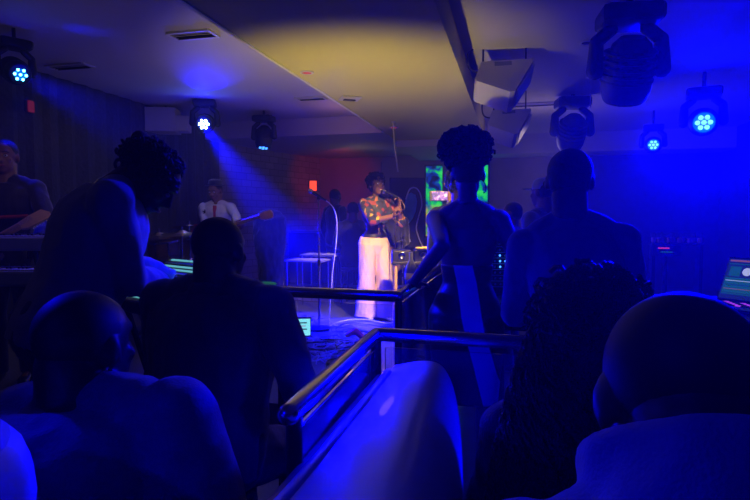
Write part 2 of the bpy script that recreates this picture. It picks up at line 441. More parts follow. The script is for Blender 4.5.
for y in (-.5, .5): G().box((0, y, .44), (.02, .02, .885)).obj('bracket', M['blackmetal'], t, smooth=False)

# ------------------------------------------------------------------ moving heads
LENS = {'teal_led': 'lens_glow', 'cyan_emit': 'lens_glow'}
M['teal_led'] = emis('teal_led', (.22, .85, .62), 1.5); M['lens_glow'] = emis('lens_glow', (.0, .16, .9), .9)
def moving_head(loc, rz, tilt, label, s=1.0, drop=.0, lens='cyan_emit', group=None, lens_r=.075):
    """hangs from ceiling point loc; head aims down by tilt from forward (-Y local)"""
    t = thing('moving_head_light', label, 'stage light', loc, rz, group)
    q = lambda x, y, z: (x * s, y * s, z * s - drop)
    if drop > .02: G().cyl((0, 0, 0), (0, 0, -drop), .018 * s).obj('drop_pipe', M['blackmetal'], t)
    G().box(q(0, 0, -.05), (.30 * s, .24 * s, .09 * s), None, .02 * s).obj('base', M['blackplastic'], t)
    G().bar(q(-.13, 0, -.01), q(.13, 0, -.01), .03 * s, .03 * s, .004).obj('clamp', M['blackmetal'], t)
    for sx in (-1, 1):
        G().chain([(V(q(sx * .09, 0, -.11)), .035 * s), (V(q(sx * .16, 0, -.17)), .035 * s), (V(q(sx * .165, 0, -.32)), .045 * s)], 14, None).obj('yoke_arm', M['blackplastic'], t)
    c = V(q(0, 0, -.32))
    rot = rotx(R(90 + tilt))
    pr = [(.001, -.17), (.06, -.165), (.095, -.13), (.115, -.06), (.125, .03), (.125, .10), (.11, .15), (.10, .165)]
    h = G().lathe([(r_ * s, z_ * s) for r_, z_ in pr], c, rot, 28)
    for k in range(5):
        h.lathe([(.118 * s, (-.1 + k * .035) * s), (.131 * s, (-.095 + k * .035) * s), (.131 * s, (-.085 + k * .035) * s), (.118 * s, (-.08 + k * .035) * s)], c, rot, 28)
    hd = h.obj('head', M['blackplastic'], t)
    fc = G().lathe([(.1 * s, .160 * s), (.092 * s, .168 * s)], c, rot, 28).obj('lens_ring', M['matteblack'], hd)
    if lens in LENS: G().lathe([(.001, .1695), (lens_r * 1.08 * s / s, .1695), (lens_r * 1.08, .168)], c, rot, 24).obj('lens', M[LENS[lens]], hd) if s == 1.0 else G().lathe([(.001, .170 * s), (lens_r * 1.08 * s, .170 * s), (lens_r * 1.08 * s, .167 * s)], c, rot, 24).obj('lens', M[LENS[lens]], hd)
    for k in range(7):
        a = k * math.pi / 3; rr = 0 if k == 6 else .052 * s
        p = c + rot @ V((rr * math.cos(a), rr * math.sin(a), .172 * s))
        G().ball(p, (lens_r * .27 * s, lens_r * .27 * s, .008 * s), rot, 10, 6).obj('led', M[lens], hd)
    w = Matrix.Rotation(rz, 3, 'Z'); return t, V(loc) + w @ (c + rot @ V((0, 0, .24 * s))), (w @ (rot @ V((0, 0, 1)))).normalized()
def hang(px, py, z): # ceiling point under which a fixture hangs: pixel ray at height z
    a = at(px, py, 1); d = a - CAM; k = (z - CAM.z) / d.z; return CAM + d * k

LIGHTS = []
def light(kind, loc, col, power, size=.1, aim=None, spot=60, blend=.5, name='light'):
    l = bpy.data.lights.new(name, kind); l.energy = power; l.color = col
    if kind == 'SPOT': l.spot_size = R(spot); l.spot_blend = blend; l.shadow_soft_size = size
    elif kind == 'AREA': l.size = size; l.shape = 'DISK'
    else: l.shadow_soft_size = size
    o = bpy.data.objects.new(name, l); COL.objects.link(o); o.location = loc
    if aim is not None:
        o.rotation_euler = (V(aim) - V(loc)).to_track_quat('-Z', 'Y').to_euler()
    return o
BLUE = (.0, .0, 1.0)
def face_yaw(loc, target): # yaw so that local -Y points to the target
    d = V(target) - V(loc); return math.atan2(d.x, -d.y)
mh = {}
def mk(key, px, py, d, target, tilt, label, lens='cyan_emit', s=1.0, zc=2.85, lens_r=.075, off=True):
    p = at(px, py, d); # desired head centre
    drop = max(0.0, (zc - p.z) - .32 * s)
    loc = V((p.x, p.y, zc))
    rz = face_yaw(loc, target) if off else off
    mh[key] = moving_head(loc, face_yaw(loc, target), tilt, label, s, drop, lens, 'moving head stage lights under the ceiling', lens_r)
mk('a', 205, 122, 6.9, (-1.7, 2.0, 1), 12, 'moving head light with white-blue beam beside the small white ceiling speaker', 'cyan_hot', .9, lens_r=.065)
mk('b', 264, 137, 7.6, (-3.3, 5.0, 0), 80, 'small dark moving head pointing straight down from the ceiling', 'led_blue', .9)
mk('c', 15, 71, 4.3, (-1.6, 2.5, 1), 22, 'moving head with cyan lens above the keyboard player at the side wall', 'cyan_emit', .74, lens_r=.055)
mk('d', 628, 70, 3.75, (.3, 9, 1), 62, 'largest dark moving head hanging closest, unlit', 'matteblack', 1.28)
mk('e', 572, 132, 6.6, (0.2, 9.5, 1), 55, 'dark unlit moving head behind the largest one, over the standing man', 'matteblack', 1.25)
mk('f', 703, 122, 5.6, (0.3, 0, 1.2), 10, 'bigger blue lit moving head with cyan cells in the blue haze', 'teal_led', 1.05, lens_r=.085)
mk('g', 653, 145, 7.6, (0.3, 0, 1.2), 6, 'smaller far moving head with seven pale cells in the blue haze', 'teal_led', .85, lens_r=.08)

# ------------------------------------------------------------------ hanging speakers
def wedge_speaker(name, label, px, py, d, rz, s=1.0):
    p = at(px, py, d); t = thing(name, label, 'speaker', (p.x, p.y, 2.85), rz, 'white speakers hung from the ceiling')
    zc = p.z - 2.85; rot = rotx(R(62)); c0 = (0, 0, zc)
    poly = [(-.22 * s, .17 * s), (-.285 * s, -.03 * s), (-.27 * s, -.06 * s), (.03 * s, -.20 * s), (.075 * s, -.185 * s), (.26 * s, .165 * s), (.25 * s, .19 * s)]
    G().prism(poly, -.30 * s, 0, rot, c0).obj('cabinet', M['whiteplastic'], t, smooth=False)
    G().prism([(-.10 * s, .11 * s), (.06 * s, .12 * s), (.06 * s, .165 * s), (-.10 * s, .16 * s)], 0, .004, rot, c0).obj('port_cover', M['cloth_grey'], t, smooth=False)
    G().prism([(.10 * s, -.155 * s), (.27 * s, .145 * s), (.276 * s, .142 * s), (.106 * s, -.158 * s)], -.28 * s, -.02 * s, rot, c0).obj('grille', M['cable_light'], t, smooth=False)
    for sx in (-.2, .2):
        G().cyl((sx * s, .14 * s, 0), (sx * s, .14 * s, zc + .14 * s), .008).obj('hanger', M['blackmetal'], t)
    G().tube([(-.24 * s, .1 * s, zc + .05), (-.33 * s, .08 * s, zc + .08), (-.35 * s, .1 * s, zc + .2), (-.30 * s, .12 * s, 0)], .008, 8, 6).obj('cable', M['cable_dark'], t)
    return t
wedge_speaker('ceiling_speaker', 'nearer white wedge speaker hanging beside the long soffit', 506, 75, 4.7, R(8), .9)
wedge_speaker('ceiling_speaker', 'farther white wedge speaker hanging behind the nearer one', 511, 121, 6.3, R(8), .9)
p = at(170, 122, 7.3)
t = thing('ceiling_speaker', 'small white cabinet speaker mounted high at the end of the curtained wall', 'speaker', (p.x, p.y, p.z), R(20), 'white speakers hung from the ceiling')
G().prism([(-.27, -.16), (-.24, .17), (.1, .17), (.1, -.17)], -.14, .16).obj('cabinet', M['whiteplastic'], t, smooth=False)
G().box((.17, .0, -.03), (.16, .22, .2), None, .01).obj('horn_box', M['whiteplastic'], t, smooth=False)
G().cyl((-.05, 0, .14), (-.05, 0, 2.85 - p.z), .012).obj('hanger', M['blackmetal'], t)

# ------------------------------------------------------------------ ceiling vents, downlights
def vent(px, py, z, w, l, label, rz=0):
    p = hang(px, py, z); t = thing('ceiling_vent', label, 'vent', (p.x, p.y, z), rz, 'air vents in the ceiling')
    g = G()
    for a, b in (((-w / 2, -l / 2), (w / 2, -l / 2)), ((w / 2, -l / 2), (w / 2, l / 2)), ((w / 2, l / 2), (-w / 2, l / 2)), ((-w / 2, l / 2), (-w / 2, -l / 2))):
        g.bar((*a, -.008), (*b, -.008), .025, .016)
    g.obj('frame', M['whiteplastic'], t, smooth=False)
    G().box((0, 0, -.002), (w, l, .003)).obj('backing', M['matteblack'], t, smooth=False)
    n = int(l / .03)
    for k in range(n): 
        G().box((0 if k % 2 else .0, -l / 2 + (k + .5) * l / n, -.008), (w - .02, .012, .004), rotx(R(35))).obj('slat', M['whiteplastic'] if k < n * .55 else M['blackmetal'], t, smooth=False)
    return t
vent(193, 34, 2.85, .36, .16, 'vent grille in the ceiling close to the soffit edge')
vent(70, 66, 2.85, .42, .16, 'vent grille over the keyboard player near the curtained wall')
vent(311, 98, 2.85, .34, .17, 'vent grille over the guitarist, farther down the ceiling')
vent(533, 104, 2.85, .62, .2, 'wide vent grille between the two hanging wedge speakers')
def downlight(px, py, z, label, m, r=.06):
    p = hang(px, py, z); t = thing('ceiling_downlight', label, 'light', (p.x, p.y, z), 0, 'recessed ceiling downlights')
    G().lathe([(r, 0), (r * 1.25, -.001), (r * 1.25, -.008), (r, -.012), (r * .85, -.004)]).obj('rim', M['whiteplastic'], t)
    G().cyl((0, 0, -.009), (0, 0, -.001), r * .83).obj('lamp', m, t)
downlight(307, 72, 2.6, 'red glowing downlight in the soffit nearer the camera', M['red_dim'], .045)
downlight(394, 127, 2.6, 'red glowing downlight near the far end of the soffit', M['red_dim'], .05)
downlight(587, 42, 2.85, 'dark unlit downlight beside the largest moving head', M['matteblack'], .05)
p = hang(350, 98, 2.6); t = thing('ceiling_hatch', 'small square hatch plate hanging ajar in the soffit', 'hatch', (p.x, p.y, 2.6), R(30))
G().box((0, 0, -.006), (.2, .2, .012), None, .003).obj('plate', M['whiteplastic'], t, smooth=False)
G().box((.0, .03, -.016), (.12, .05, .01)).obj('latch', M['blackmetal'], t, smooth=False)
p = hang(591, 77, 2.85); t = thing('ceiling_sensor', 'small white ceiling rod with cap beside the largest moving head', 'sensor', (p.x, p.y, 2.85))
G().lathe([(.05, 0), (.05, -.01), (.015, -.02), (.006, -.02), (.006, -.3), (.012, -.31)]).obj('rod', M['whiteplastic'], t)
p = hang(560, 122, 2.85); t = thing('smoke_detector', 'round white smoke detector on the ceiling beyond the wide vent', 'detector', (p.x, p.y, 2.85))
G().lathe([(.07, 0), (.07, -.02), (.05, -.04), (.001, -.045)]).obj('housing', M['whiteplastic'], t)

# ------------------------------------------------------------------ wall lights
def wall_sign(p, label, s, rz, m):
    t = thing('red_wall_light', label, 'light', p, rz)
    G().box((0, 0, 0), (.15 * s, .07 * s, .2 * s), None, .012).obj('housing', M['blackplastic'], t, smooth=False)
    G().box((0, -.038 * s, 0), (.125 * s, .012, .175 * s), None, .005).obj('lens', m, t, smooth=False)
    return t
p = at(312, 184, 10.4); wall_sign((-3.86, 10.45, p.z + .0), 'bright red wall light by the brick corner above the microphone stand', 1.1, R(20), M['red_emit'])
p = at(33, 108, 4.9); wall_sign((XL + .09, 4.45, 2.46), 'dim red wall light on the curtained wall above the keyboard player', .62, R(90), emis('faint_red_plastic', (1, .04, .03), .09))

# ------------------------------------------------------------------ people
def ik(a, c, l1, l2, pole):
    a, c = V(a), V(c); d = c - a; L = d.length; mx = (l1 + l2) * .995
    if L > mx: c = a + d * (mx / L); d = c - a; L = mx
    x = (l1 * l1 - l2 * l2 + L * L) / (2 * L); h = math.sqrt(max(0, l1 * l1 - x * x))
    dn = d.normalized(); pl = V(pole) - dn * V(pole).dot(dn); pl.normalize()
    return a + dn * x + pl * h, c
def hand(g, w, d, pn, side, curl=.6, s=1.0, spread=.0, thumb_in=.4):
    """w wrist, d pointing dir, pn direction the palm faces, side +1/-1 thumb side along cross(d,pn)"""
    d = V(d).normalized(); pn = V(pn); pn = (pn - d * pn.dot(d)).normalized(); x = d.cross(pn).normalized() * side
    W = lambda a, b, c: w + d * (a * s) + x * (b * s) + pn * (c * s)
    g.loft([(W(-.01, 0, 0), x, pn, .026 * s, .021 * s), (W(.02, 0, 0), x, pn, .033 * s, .020 * s), (W(.055, 0, 0), x, pn, .041 * s, .018 * s), (W(.088, 0, 0), x, pn, .040 * s, .0145 * s), (W(.098, 0, 0), x, pn, .034 * s, .010 * s)], 16)
    for i, (off, ln) in enumerate(((.031, .92), (.0105, 1.0), (-.0105, .94), (-.031, .76))):
        p = W(.086, off, 0); ang = 0; r0 = .0092 * s
        dd = (d + x * (off * 4 * spread)).normalized()
        for k, l in enumerate((.044, .027, .021)):
            ang += curl * (.75, .95, .7)[k]
            q = p + (dd * math.cos(ang) + pn * math.sin(ang)) * (l * ln * s)
            r1 = r0 * .9; g.cap(p, q, r0, r1, 10); p, r0 = q, r1
    p = W(.022, .028, .004); dd = (d * .7 + x * .75 + pn * thumb_in * .5).normalized(); r0 = .0125 * s
    for k, l in enumerate((.04, .032, .026)):
        q = p + dd * (l * s); g.cap(p, q, r0, r0 * .86, 10); p = q; r0 *= .86
        dd = (dd + d * .25 + pn * (thumb_in * .6) - x * .15 * k).normalized()

def person(label, px=None, d=None, xy=None, base=0.0, yaw=0, H=1.72, sex='m', bulk=1.0, hipz=None, lean=0, tilt=0, twist=0,
           head_yaw=0, head_pitch=0, neck_lean=0, hand_l=None, hand_r=None, foot_l=None, foot_r=None, pole_l=None, pole_r=None,
           palm_l=None, palm_r=None, curl_l=.45, curl_r=.45, dir_l=None, dir_r=None, skin='skin', top='cloth_dark', sleeve='long',
           legs='cloth_dark', flare=0, shoes='shoe_dark', hair='short', vox=.009, face=False, group=None, collar=False, extra=None, torso_cut=0.0, thumb_l=1, thumb_r=1, belt=None, ear=True, dress=None, headscale=1.0, necklen=.088, shrug=0):
    s = H / 1.72; fem = sex == 'f'
    hz = (hipz if hipz is not None else .885 * s)
    hip = V((0, 0, hz))
    le, ti = R(lean), R(tilt)
    U = V((math.sin(ti), math.sin(le), math.cos(le) * math.cos(ti))).normalized()
    Lh = V((1, 0, 0)); Ls = (Matrix.Rotation(R(twist), 3, 'Z') @ Lh); Ls = (Ls - U * Ls.dot(U)).normalized()
    nb = hip + U * (.535 * s)
    sw = (.158 if fem else .178) * s * (1 + (bulk - 1) * .75)
    sh = {+1: nb - U * ((.05 - shrug) * s) + Ls * sw, -1: nb - U * ((.05 - shrug) * s) - Ls * sw}
    hl = {+1: hip + Lh * (.088 * s), -1: hip - Lh * (.088 * s)}
    # head
    nl = R(lean * .55 + neck_lean); nd = V((U.x * .6, math.sin(nl), math.cos(nl))).normalized()
    hr = rotz(R(head_yaw) + R(twist) * .5) @ rotx(R(head_pitch)); fs = s * headscale * (1.0 if fem else 1.06)
    hc = nb + nd * (necklen * s) + hr @ V((0, .018, .078)) * fs
    # root placement
    if px is not None:
        tgt = at(px, 250, d); tz = None
        w = Matrix.Rotation(R(yaw), 3, 'Z') @ hc
        # horizontal position such that the head centre projects on column px at depth d
        dirh = at(px, 250, 1) - CAM
        # depth is measured along FW; correct for the head's height
        k = (d - (base + hc.z - CAM.z) * FW.z) / (FW.x * dirh.x + FW.y * dirh.y) if True else d
        P0 = V((CAM.x + dirh.x * k, CAM.y + dirh.y * k, 0))
        loc = V((P0.x - w.x, P0.y - w.y, base))
    else: loc = V((xy[0], xy[1], base))
    root = thing('person', label, 'person', loc, R(yaw), group)
    Mw = Matrix.Translation(loc) @ Matrix.Rotation(R(yaw), 4, 'Z'); Mi = Mw.inverted()
    print('PERSON', label[:40], 'head', proj(Mw @ hc), 'crown', proj(Mw @ (hc + V((0, 0, .11 * fs)))), 'sh', proj(Mw @ sh[1]), proj(Mw @ sh[-1]), 'loc', [round(c, 2) for c in loc], 'top z', round(base + hc.z + .11 * fs, 2))
    world = lambda q: Mi @ V(q)
    def tg(h, default):
        if h is None: return V(default)
        if h[0] == 'w': return world(h[1])
        return V(h) * 1.0
    wr, el, an, kn = {}, {}, {}, {}
    for sd, h, pole in ((+1, hand_r, pole_r), (-1, hand_l, pole_l)):
        c = tg(h, (sd * (sw + .06), .06, hz - .02))
        el[sd], wr[sd] = ik(sh[sd], c, .285 * s, .255 * s, pole or (sd * .6, -1, -.3))
    for sd, f_ in ((+1, foot_r), (-1, foot_l)):
        c = tg(f_, (sd * .10 * s, .0, .085)); c = V(c)
        kn[sd], an[sd] = ik(hl[sd], c, .40 * s, .40 * s, (sd * .12, 1, .1))
    B = .5 + .5 * bulk
    wst = (.112 if fem else .142); hp = (.178 if fem else .158); chs = (.148 if fem else .168)
    def torso(g, off=0, lo=-.10, hi=.56, nhole=False):
        prof = [(-.10, .10, .085), (-.05, .145, .11), (.02, hp * 1.0, .12 if fem else .112), (.10, (hp + wst) / 2 + .008, .10), (.18, wst, .088 if fem else .10), (.27, wst + .014, .092 if fem else .108), (.36, chs, .108 if fem else .118), (.44, chs + .004, .10 if fem else .11), (.49, chs - .02, .08 if fem else .09), (.525, .10, .065), (.56, .058, .055)]
        rs = []
        for z, a, b in prof:
            if z < lo - 1e-6 or z > hi + 1e-6: continue
            tt = min(1, max(0, z / .5)); ax = Lh.lerp(Ls, tt).normalized(); ax = (ax - U * ax.dot(U)).normalized(); bx = U.cross(ax)
            belly = (bulk - 1) * .06 * math.exp(-((z - .14) / .13) ** 2)
            rs.append((hip + U * (z * s) + bx * ((-.012 if z < .12 and z > -.08 else 0) + belly * .6), ax, bx, (a * bulk + off) * s, (b * (bulk ** 1.2) + off + belly) * s))
        g.loft(rs, 28)
    SK = M[skin]
    g = G(); torso(g, -.004 if dress is None and top else 0)
    for sd in (1, -1):
        g.ball(sh[sd], .052 * s * B); g.cap(nb - U * .045 * s, sh[sd] + V((0, 0, .004)), .05 * s * B, .05 * s * B)
        g.chain([(sh[sd], .05 * s * B), (sh[sd].lerp(el[sd], .45), (.044 if fem else .051) * s * B), (el[sd], .036 * s * B)])
        g.chain([(el[sd], .036 * s * B), (el[sd].lerp(wr[sd], .3), (.036 if fem else .041) * s * B), (wr[sd], .0235 * s * (1 + (B - 1) * .4))])
        g.chain([(hl[sd], .088 * s * B), (hl[sd].lerp(kn[sd], .4), .080 * s * B), (kn[sd], .054 * s * B)])
        g.chain([(kn[sd], .054 * s * B), (kn[sd].lerp(an[sd], .3), .055 * s * B), (an[sd], .036 * s)])
        g.cap(an[sd] + V((0, -.02, -.03)), an[sd] + V((0, .12, -.05)) * s, .034 * s, .026 * s)
        dh = {1: dir_r, -1: dir_l}[sd]; pm = {1: palm_r, -1: palm_l}[sd]; cu = {1: curl_r, -1: curl_l}[sd]; th = {1: thumb_r, -1: thumb_l}[sd]
        fa = (wr[sd] - el[sd]).normalized()
        dh = V(dh) if dh is not None else fa; pm = V(pm) if pm is not None else V((-sd, 0, -.2))
        x = dh.cross(pm); side = (1 if x.dot(V((0, 1, .6)).normalized()) > 0 else -1) * th
        hand(g, wr[sd], dh, pm, side, cu, s * (.94 if fem else 1.03))
    for sd in (1, -1): g.cap(nb + nd * (.03 * s) - Lh * 0, nb.lerp(sh[sd], .62) + V((0, 0, .012)), .045 * s * B, .045 * s * B)
    # neck and head
    g.cap(nb - U * (.03 * s), hc - hr @ V((0, .03, .05)) * fs, (.050 if fem else .070) * s * B ** .6, (.046 if fem else .064) * s)
    if not fem: g.cap(nb - U * (.02 * s) + V((0, -.01, 0)), hc - hr @ V((0, .05, .03)) * fs, .066 * s * B ** .6, .058 * fs)
    Hq = lambda x, y, z: hc + hr @ (V((x, y, z)) * fs)
    if not fem: g.ball(Hq(0, -.038, -.055), (.062 * fs, .055 * fs, .072 * fs), hr)
    g.ball(Hq(0, -.012, .028), (.074 * fs, .094 * fs, .082 * fs), hr)
    g.ball(Hq(0, .022, -.035), (.058 * fs, .064 * fs, .075 * fs), hr)
    g.ball(Hq(0, .048, -.088), (.03 * fs, .026 * fs, .022 * fs), hr)
    g.ball(Hq(0, .066, .03), (.05 * fs, .02 * fs, .018 * fs), hr)
    g.cap(Hq(0, .078, .014), Hq(0, .098, -.026), .009 * fs, .013 * fs)
    for q in (-1, 1):
        g.ball(Hq(q * .012, .088, -.032), .010 * fs)
        g.ball(Hq(q * .037, .058, -.022), (.022 * fs, .018 * fs, .018 * fs), hr)
        if ear: g.ball(Hq(q * .076, -.012, -.004), (.009 * fs, .019 * fs, .031 * fs), hr @ rotz(R(-q * 20)))
    g.ball(Hq(0, .078, -.056), (.023 * fs, .011 * fs, .006 * fs), hr); g.ball(Hq(0, .076, -.067), (.020 * fs, .011 * fs, .007 * fs), hr)
    body = g.obj('body', SK, root, remesh=vox, sm=2)
    out = dict(root=root, hc=hc, hr=hr, nb=nb, sh=sh, el=el, wr=wr, an=an, kn=kn, hip=hip, U=U, Ls=Ls, Hq=Hq, s=s, fs=fs, M=Mw, body=body)
    if face:
        for q in (-1, 1):
            e = G().ball(Hq(q * .031, .0775, .004), (.0125 * fs, .008 * fs, .0065 * fs), hr, 12, 8).obj('eye', M['eyewhite'], root)
            G().ball(Hq(q * .031, .0835, .004), (.005 * fs, .0035 * fs, .0055 * fs), hr, 10, 6).obj('iris', M['eyedark'], e)
            G().tube([Hq(q * .014, .087, .024), Hq(q * .032, .085, .030), Hq(q * .05, .072, .022)], .0032 * fs, 6, 4).obj('eyebrow', M['hair'], root)
        if face == 'smile':
            G().ball(Hq(0, .084, -.061), (.025 * fs, .008 * fs, .0085 * fs), hr, 14, 8).obj('teeth', M['teeth'], root)
            G().tube([Hq(-.029, .078, -.054), Hq(-.012, .090, -.0525), Hq(0, .091, -.054), Hq(.012, .090, -.0525), Hq(.029, .078, -.054)], .004 * fs, 8, 4).tube([Hq(-.029, .078, -.054), Hq(-.012, .088, -.071), Hq(.012, .088, -.071), Hq(.029, .078, -.054)], .0045 * fs, 8, 4).obj('lips', M['lip'], root)
        else:
            G().tube([Hq(-.022, .082, -.060), Hq(0, .092, -.061), Hq(.022, .082, -.060)], .005 * fs, 8, 4).obj('lips', M['lip'], root)
    # hair
    if hair == 'short':
        g = G(); g.ball(Hq(0, -.020, .036), (.079 * fs, .094 * fs, .082 * fs), hr); g.ball(Hq(0, -.045, .0), (.072 * fs, .066 * fs, .07 * fs), hr)
        g.obj('hair', M['hair'], root, remesh=.01)
    elif hair == 'stubble':
        g = G(); g.ball(Hq(0, -.020, .032), (.0755 * fs, .0905 * fs, .0815 * fs), hr, 36, 24); g.obj('hair', M['stubble'], root)
    elif hair == 'afro':
        g = G(); rnd = random.Random(3)
        for k in range(170):
            a, b = rnd.uniform(0, 2 * math.pi), rnd.uniform(-.75, 1)
            v = V((math.cos(a) * math.sqrt(1 - b * b), math.sin(a) * math.sqrt(1 - b * b), b))
            p = V((v.x * .098, v.y * .105 - .035, v.z * .095 + .05))
            if p.y > .05 and p.z < .05: continue
            g.ball(Hq(*p), rnd.uniform(.016, .026) * fs, None, 8, 6)
        g.ball(Hq(0, -.03, .045), (.1 * fs, .1 * fs, .09 * fs), hr); g.obj('hair', M['hair'], root)
    # clothes
    if top:
        g = G(); o_ = .016
        torso(g, o_, lo=(-.05 if torso_cut == 0 else torso_cut), hi=.525)
        if dress is None:
            fr = {'long': 1.0, 'short': .0, 'half': .35}[sleeve]
            for sd in (1, -1):
                g.ball(sh[sd], (.052 * B + o_) * s); g.cap(nb - U * .04 * s, sh[sd] + V((0, 0, .004)), (.05 * B + .014) * s, (.05 * B + .012) * s); g.cap(nb + nd * (.012 * s), nb.lerp(sh[sd], .62) + V((0, 0, .010)), (.045 * B + .012) * s, (.045 * B + .014) * s)
                if sleeve == 'short': g.cyl(sh[sd], sh[sd].lerp(el[sd], .72), (.05 * B + o_) * s, (.05 * B + o_ + .006) * s)
                else:
                    g.chain([(sh[sd], (.05 * B + o_) * s), (el[sd], (.038 * B + o_) * s)])
                    e = el[sd].lerp(wr[sd], fr * .96)
                    g.chain([(el[sd], (.038 * B + o_) * s), (el[sd].lerp(e, .5), (.038 * B + o_) * s)]); g.cyl(el[sd].lerp(e, .5), e, (.038 * B + o_) * s, (.028 * B + o_) * s)
        if collar == 'tall':
            x, y, dz = frame(nd, (0, 1, 0)); q_ = nb + V((0, -.015, 0))
            g.loft([(q_ - nd * .07, x, y, .135, .13), (q_ + nd * .02, x, y, .118, .12), (q_ + nd * .085, x, y, .118, .118), (q_ + nd * .095, x, y, .10, .10)], 26)
        elif collar:
            x, y, dz = frame(nd, (0, 1, 0)); r_ = .062 * s * B
            g.loft([(nb - nd * .03, x, y, r_ + .03, r_ + .03), (nb + nd * .035, x, y, r_ + .008, r_ + .012), (nb + nd * .045, x, y, r_, r_ + .004)], 20)
        out['top'] = g.obj('shirt', M[top], root, remesh=max(vox, .009), fold=.006, sm=3)
    if legs:
        g = G(); o_ = .014; torso(g, o_, lo=-.10, hi=.10 if not flare else .13)
        for sd in (1, -1):
            kr = .056 * B + o_; 
            if flare:
                g.loft([(hl[sd] + V((0, 0, .02)), V((1, 0, 0)), V((0, 1, 0)), .10 * s, .11 * s), (hl[sd].lerp(kn[sd], .5), V((1, 0, 0)), V((0, 1, 0)), .098 * s, .105 * s), (kn[sd], V((1, 0, 0)), V((0, 1, 0)), .092 * s, .1 * s),
                        (kn[sd].lerp(an[sd], .6), V((1, 0, 0)), V((0, 1, 0)), (.095 + flare * .4) * s, (.105 + flare * .5) * s), (an[sd] + V((0, .02, -.045)), V((1, 0, 0)), V((0, 1, 0)), (.1 + flare) * s, (.115 + flare) * s)], 24)
            else:
                g.chain([(hl[sd], (.09 * B + o_) * s), (kn[sd], kr * s)]); g.cap(kn[sd], kn[sd].lerp(an[sd], .4), kr * s, (.055 * B + o_) * s); g.cyl(kn[sd].lerp(an[sd], .4), an[sd] + V((0, 0, -.02)), (.056 * B + o_) * s, (.045 + o_) * s)
        out['legs'] = g.obj('trousers', M[legs], root, remesh=max(vox, .009), fold=.007, fscale=7, sm=3)
    if dress:
        dress(out, torso, hl, kn, an)
    if shoes:
        for sd in (1, -1):
            a = an[sd] + V((0, 0, -.085 * s + .0)); z0 = max(0, 0)
            g = G(); yy = V((0, 1, 0)); xx = V((1, 0, 0)); zz = V((0, 0, 1))
            g.loft([(a + V((0, -.065 * s, .035)), xx, zz, .025 * s, .03), (a + V((0, -.04 * s, .045)), xx, zz, .036 * s, .045), (a + V((0, .0, .045)), xx, zz, .038 * s, .045), (a + V((0, .08 * s, .034)), xx, zz, .044 * s, .034), (a + V((0, .14 * s, .026)), xx, zz, .046 * s, .026), (a + V((0, .185 * s, .02)), xx, zz, .03 * s, .018)], 16)
            g.obj('shoe', M[shoes], root)
    if belt: G().loft([(hip + U * .105 * s, V((1, 0, 0)), V((0, 1, 0)), .157 * s, .118 * s), (hip + U * .135 * s, V((1, 0, 0)), V((0, 1, 0)), .15 * s, .112 * s)], 24).obj('belt', M['shoe_dark'], root)
    return out

# ------------------------------------------------------------------ the singer
def shoulder_pt(o, w): return o['M'].inverted() @ V(w)
S = at(377, 250, 6.4)
mic_hand = at(399.5, 207, 6.22); low_hand = at(394, 216, 6.12)
P1 = person('woman singing into a handheld microphone, multicolour crop top, wide pale pink trousers', px=377, d=6.4, base=STZ, yaw=-141, H=1.68, sex='f', headscale=1.08,
            lean=7, head_pitch=8, head_yaw=6, hand_l=('w', mic_hand), hand_r=('w', low_hand), palm_l=(.9, -.2, .1), palm_r=(-.7, .5, .2), dir_l=(-.1, -.25, .95), dir_r=(.1, .5, .75), curl_l=1.25, curl_r=1.2,
            pole_l=(-.5, .1, -1), pole_r=(.7, .2, -1), top='patch_shirt', sleeve='half', legs='trouser_pink', flare=.035, shoes='shoe_white', hair=None, vox=.0055, face='smile', torso_cut=.25, belt=True, skin='skin',
            foot_l=(-.11, .05, .085), foot_r=(.10, -.03, .085))
def curls(o, spec, n, rmin, rmax, name='hair', seed=5, core=None, keep=None, mat_='hair'):
    rnd = random.Random(seed); g = G(); Hq, fs = o['Hq'], o['fs']; cx, cy, cz, rx, ry, rz = spec
    for k in range(n):
        a, b = rnd.uniform(0, 2 * math.pi), rnd.uniform(-1, 1); q = math.sqrt(1 - b * b)
        p = V((cx + math.cos(a) * q * rx, cy + math.sin(a) * q * ry, cz + b * rz)); jt = rnd.choice((.96, 1.0, 1.04, 1.12)); p = V((cx, cy, cz)).lerp(p, jt)
        if keep and not keep(p): continue
        r_ = rnd.uniform(rmin, rmax); ax = V((rnd.uniform(-1, 1), rnd.uniform(-1, 1), rnd.uniform(-1, 1))).normalized(); x, y, z = frame(ax)
        pts = [Hq(*p) + (x * math.cos(t * .9) + y * math.sin(t * .9)) * (r_ * fs) + z * ((t - 4) * .0035 * fs) for t in range(9)]
        g.tube(pts, .0055 * fs, 5)
    g.ball(Hq(cx, cy, cz), (rx * .98 * fs, ry * .98 * fs, rz * .98 * fs), o['hr'])
    if core: g.ball(Hq(*core[:3]), tuple(c * fs for c in core[3:]), o['hr'])
    return g.obj(name, M[mat_], o['root'])
curls(P1, (0, -.03, .055, .088, .095, .078), 240, .010, .018, core=(0, -.045, .0, .076, .07, .08), keep=lambda p: not (p.y > .03 and p.z < .045))
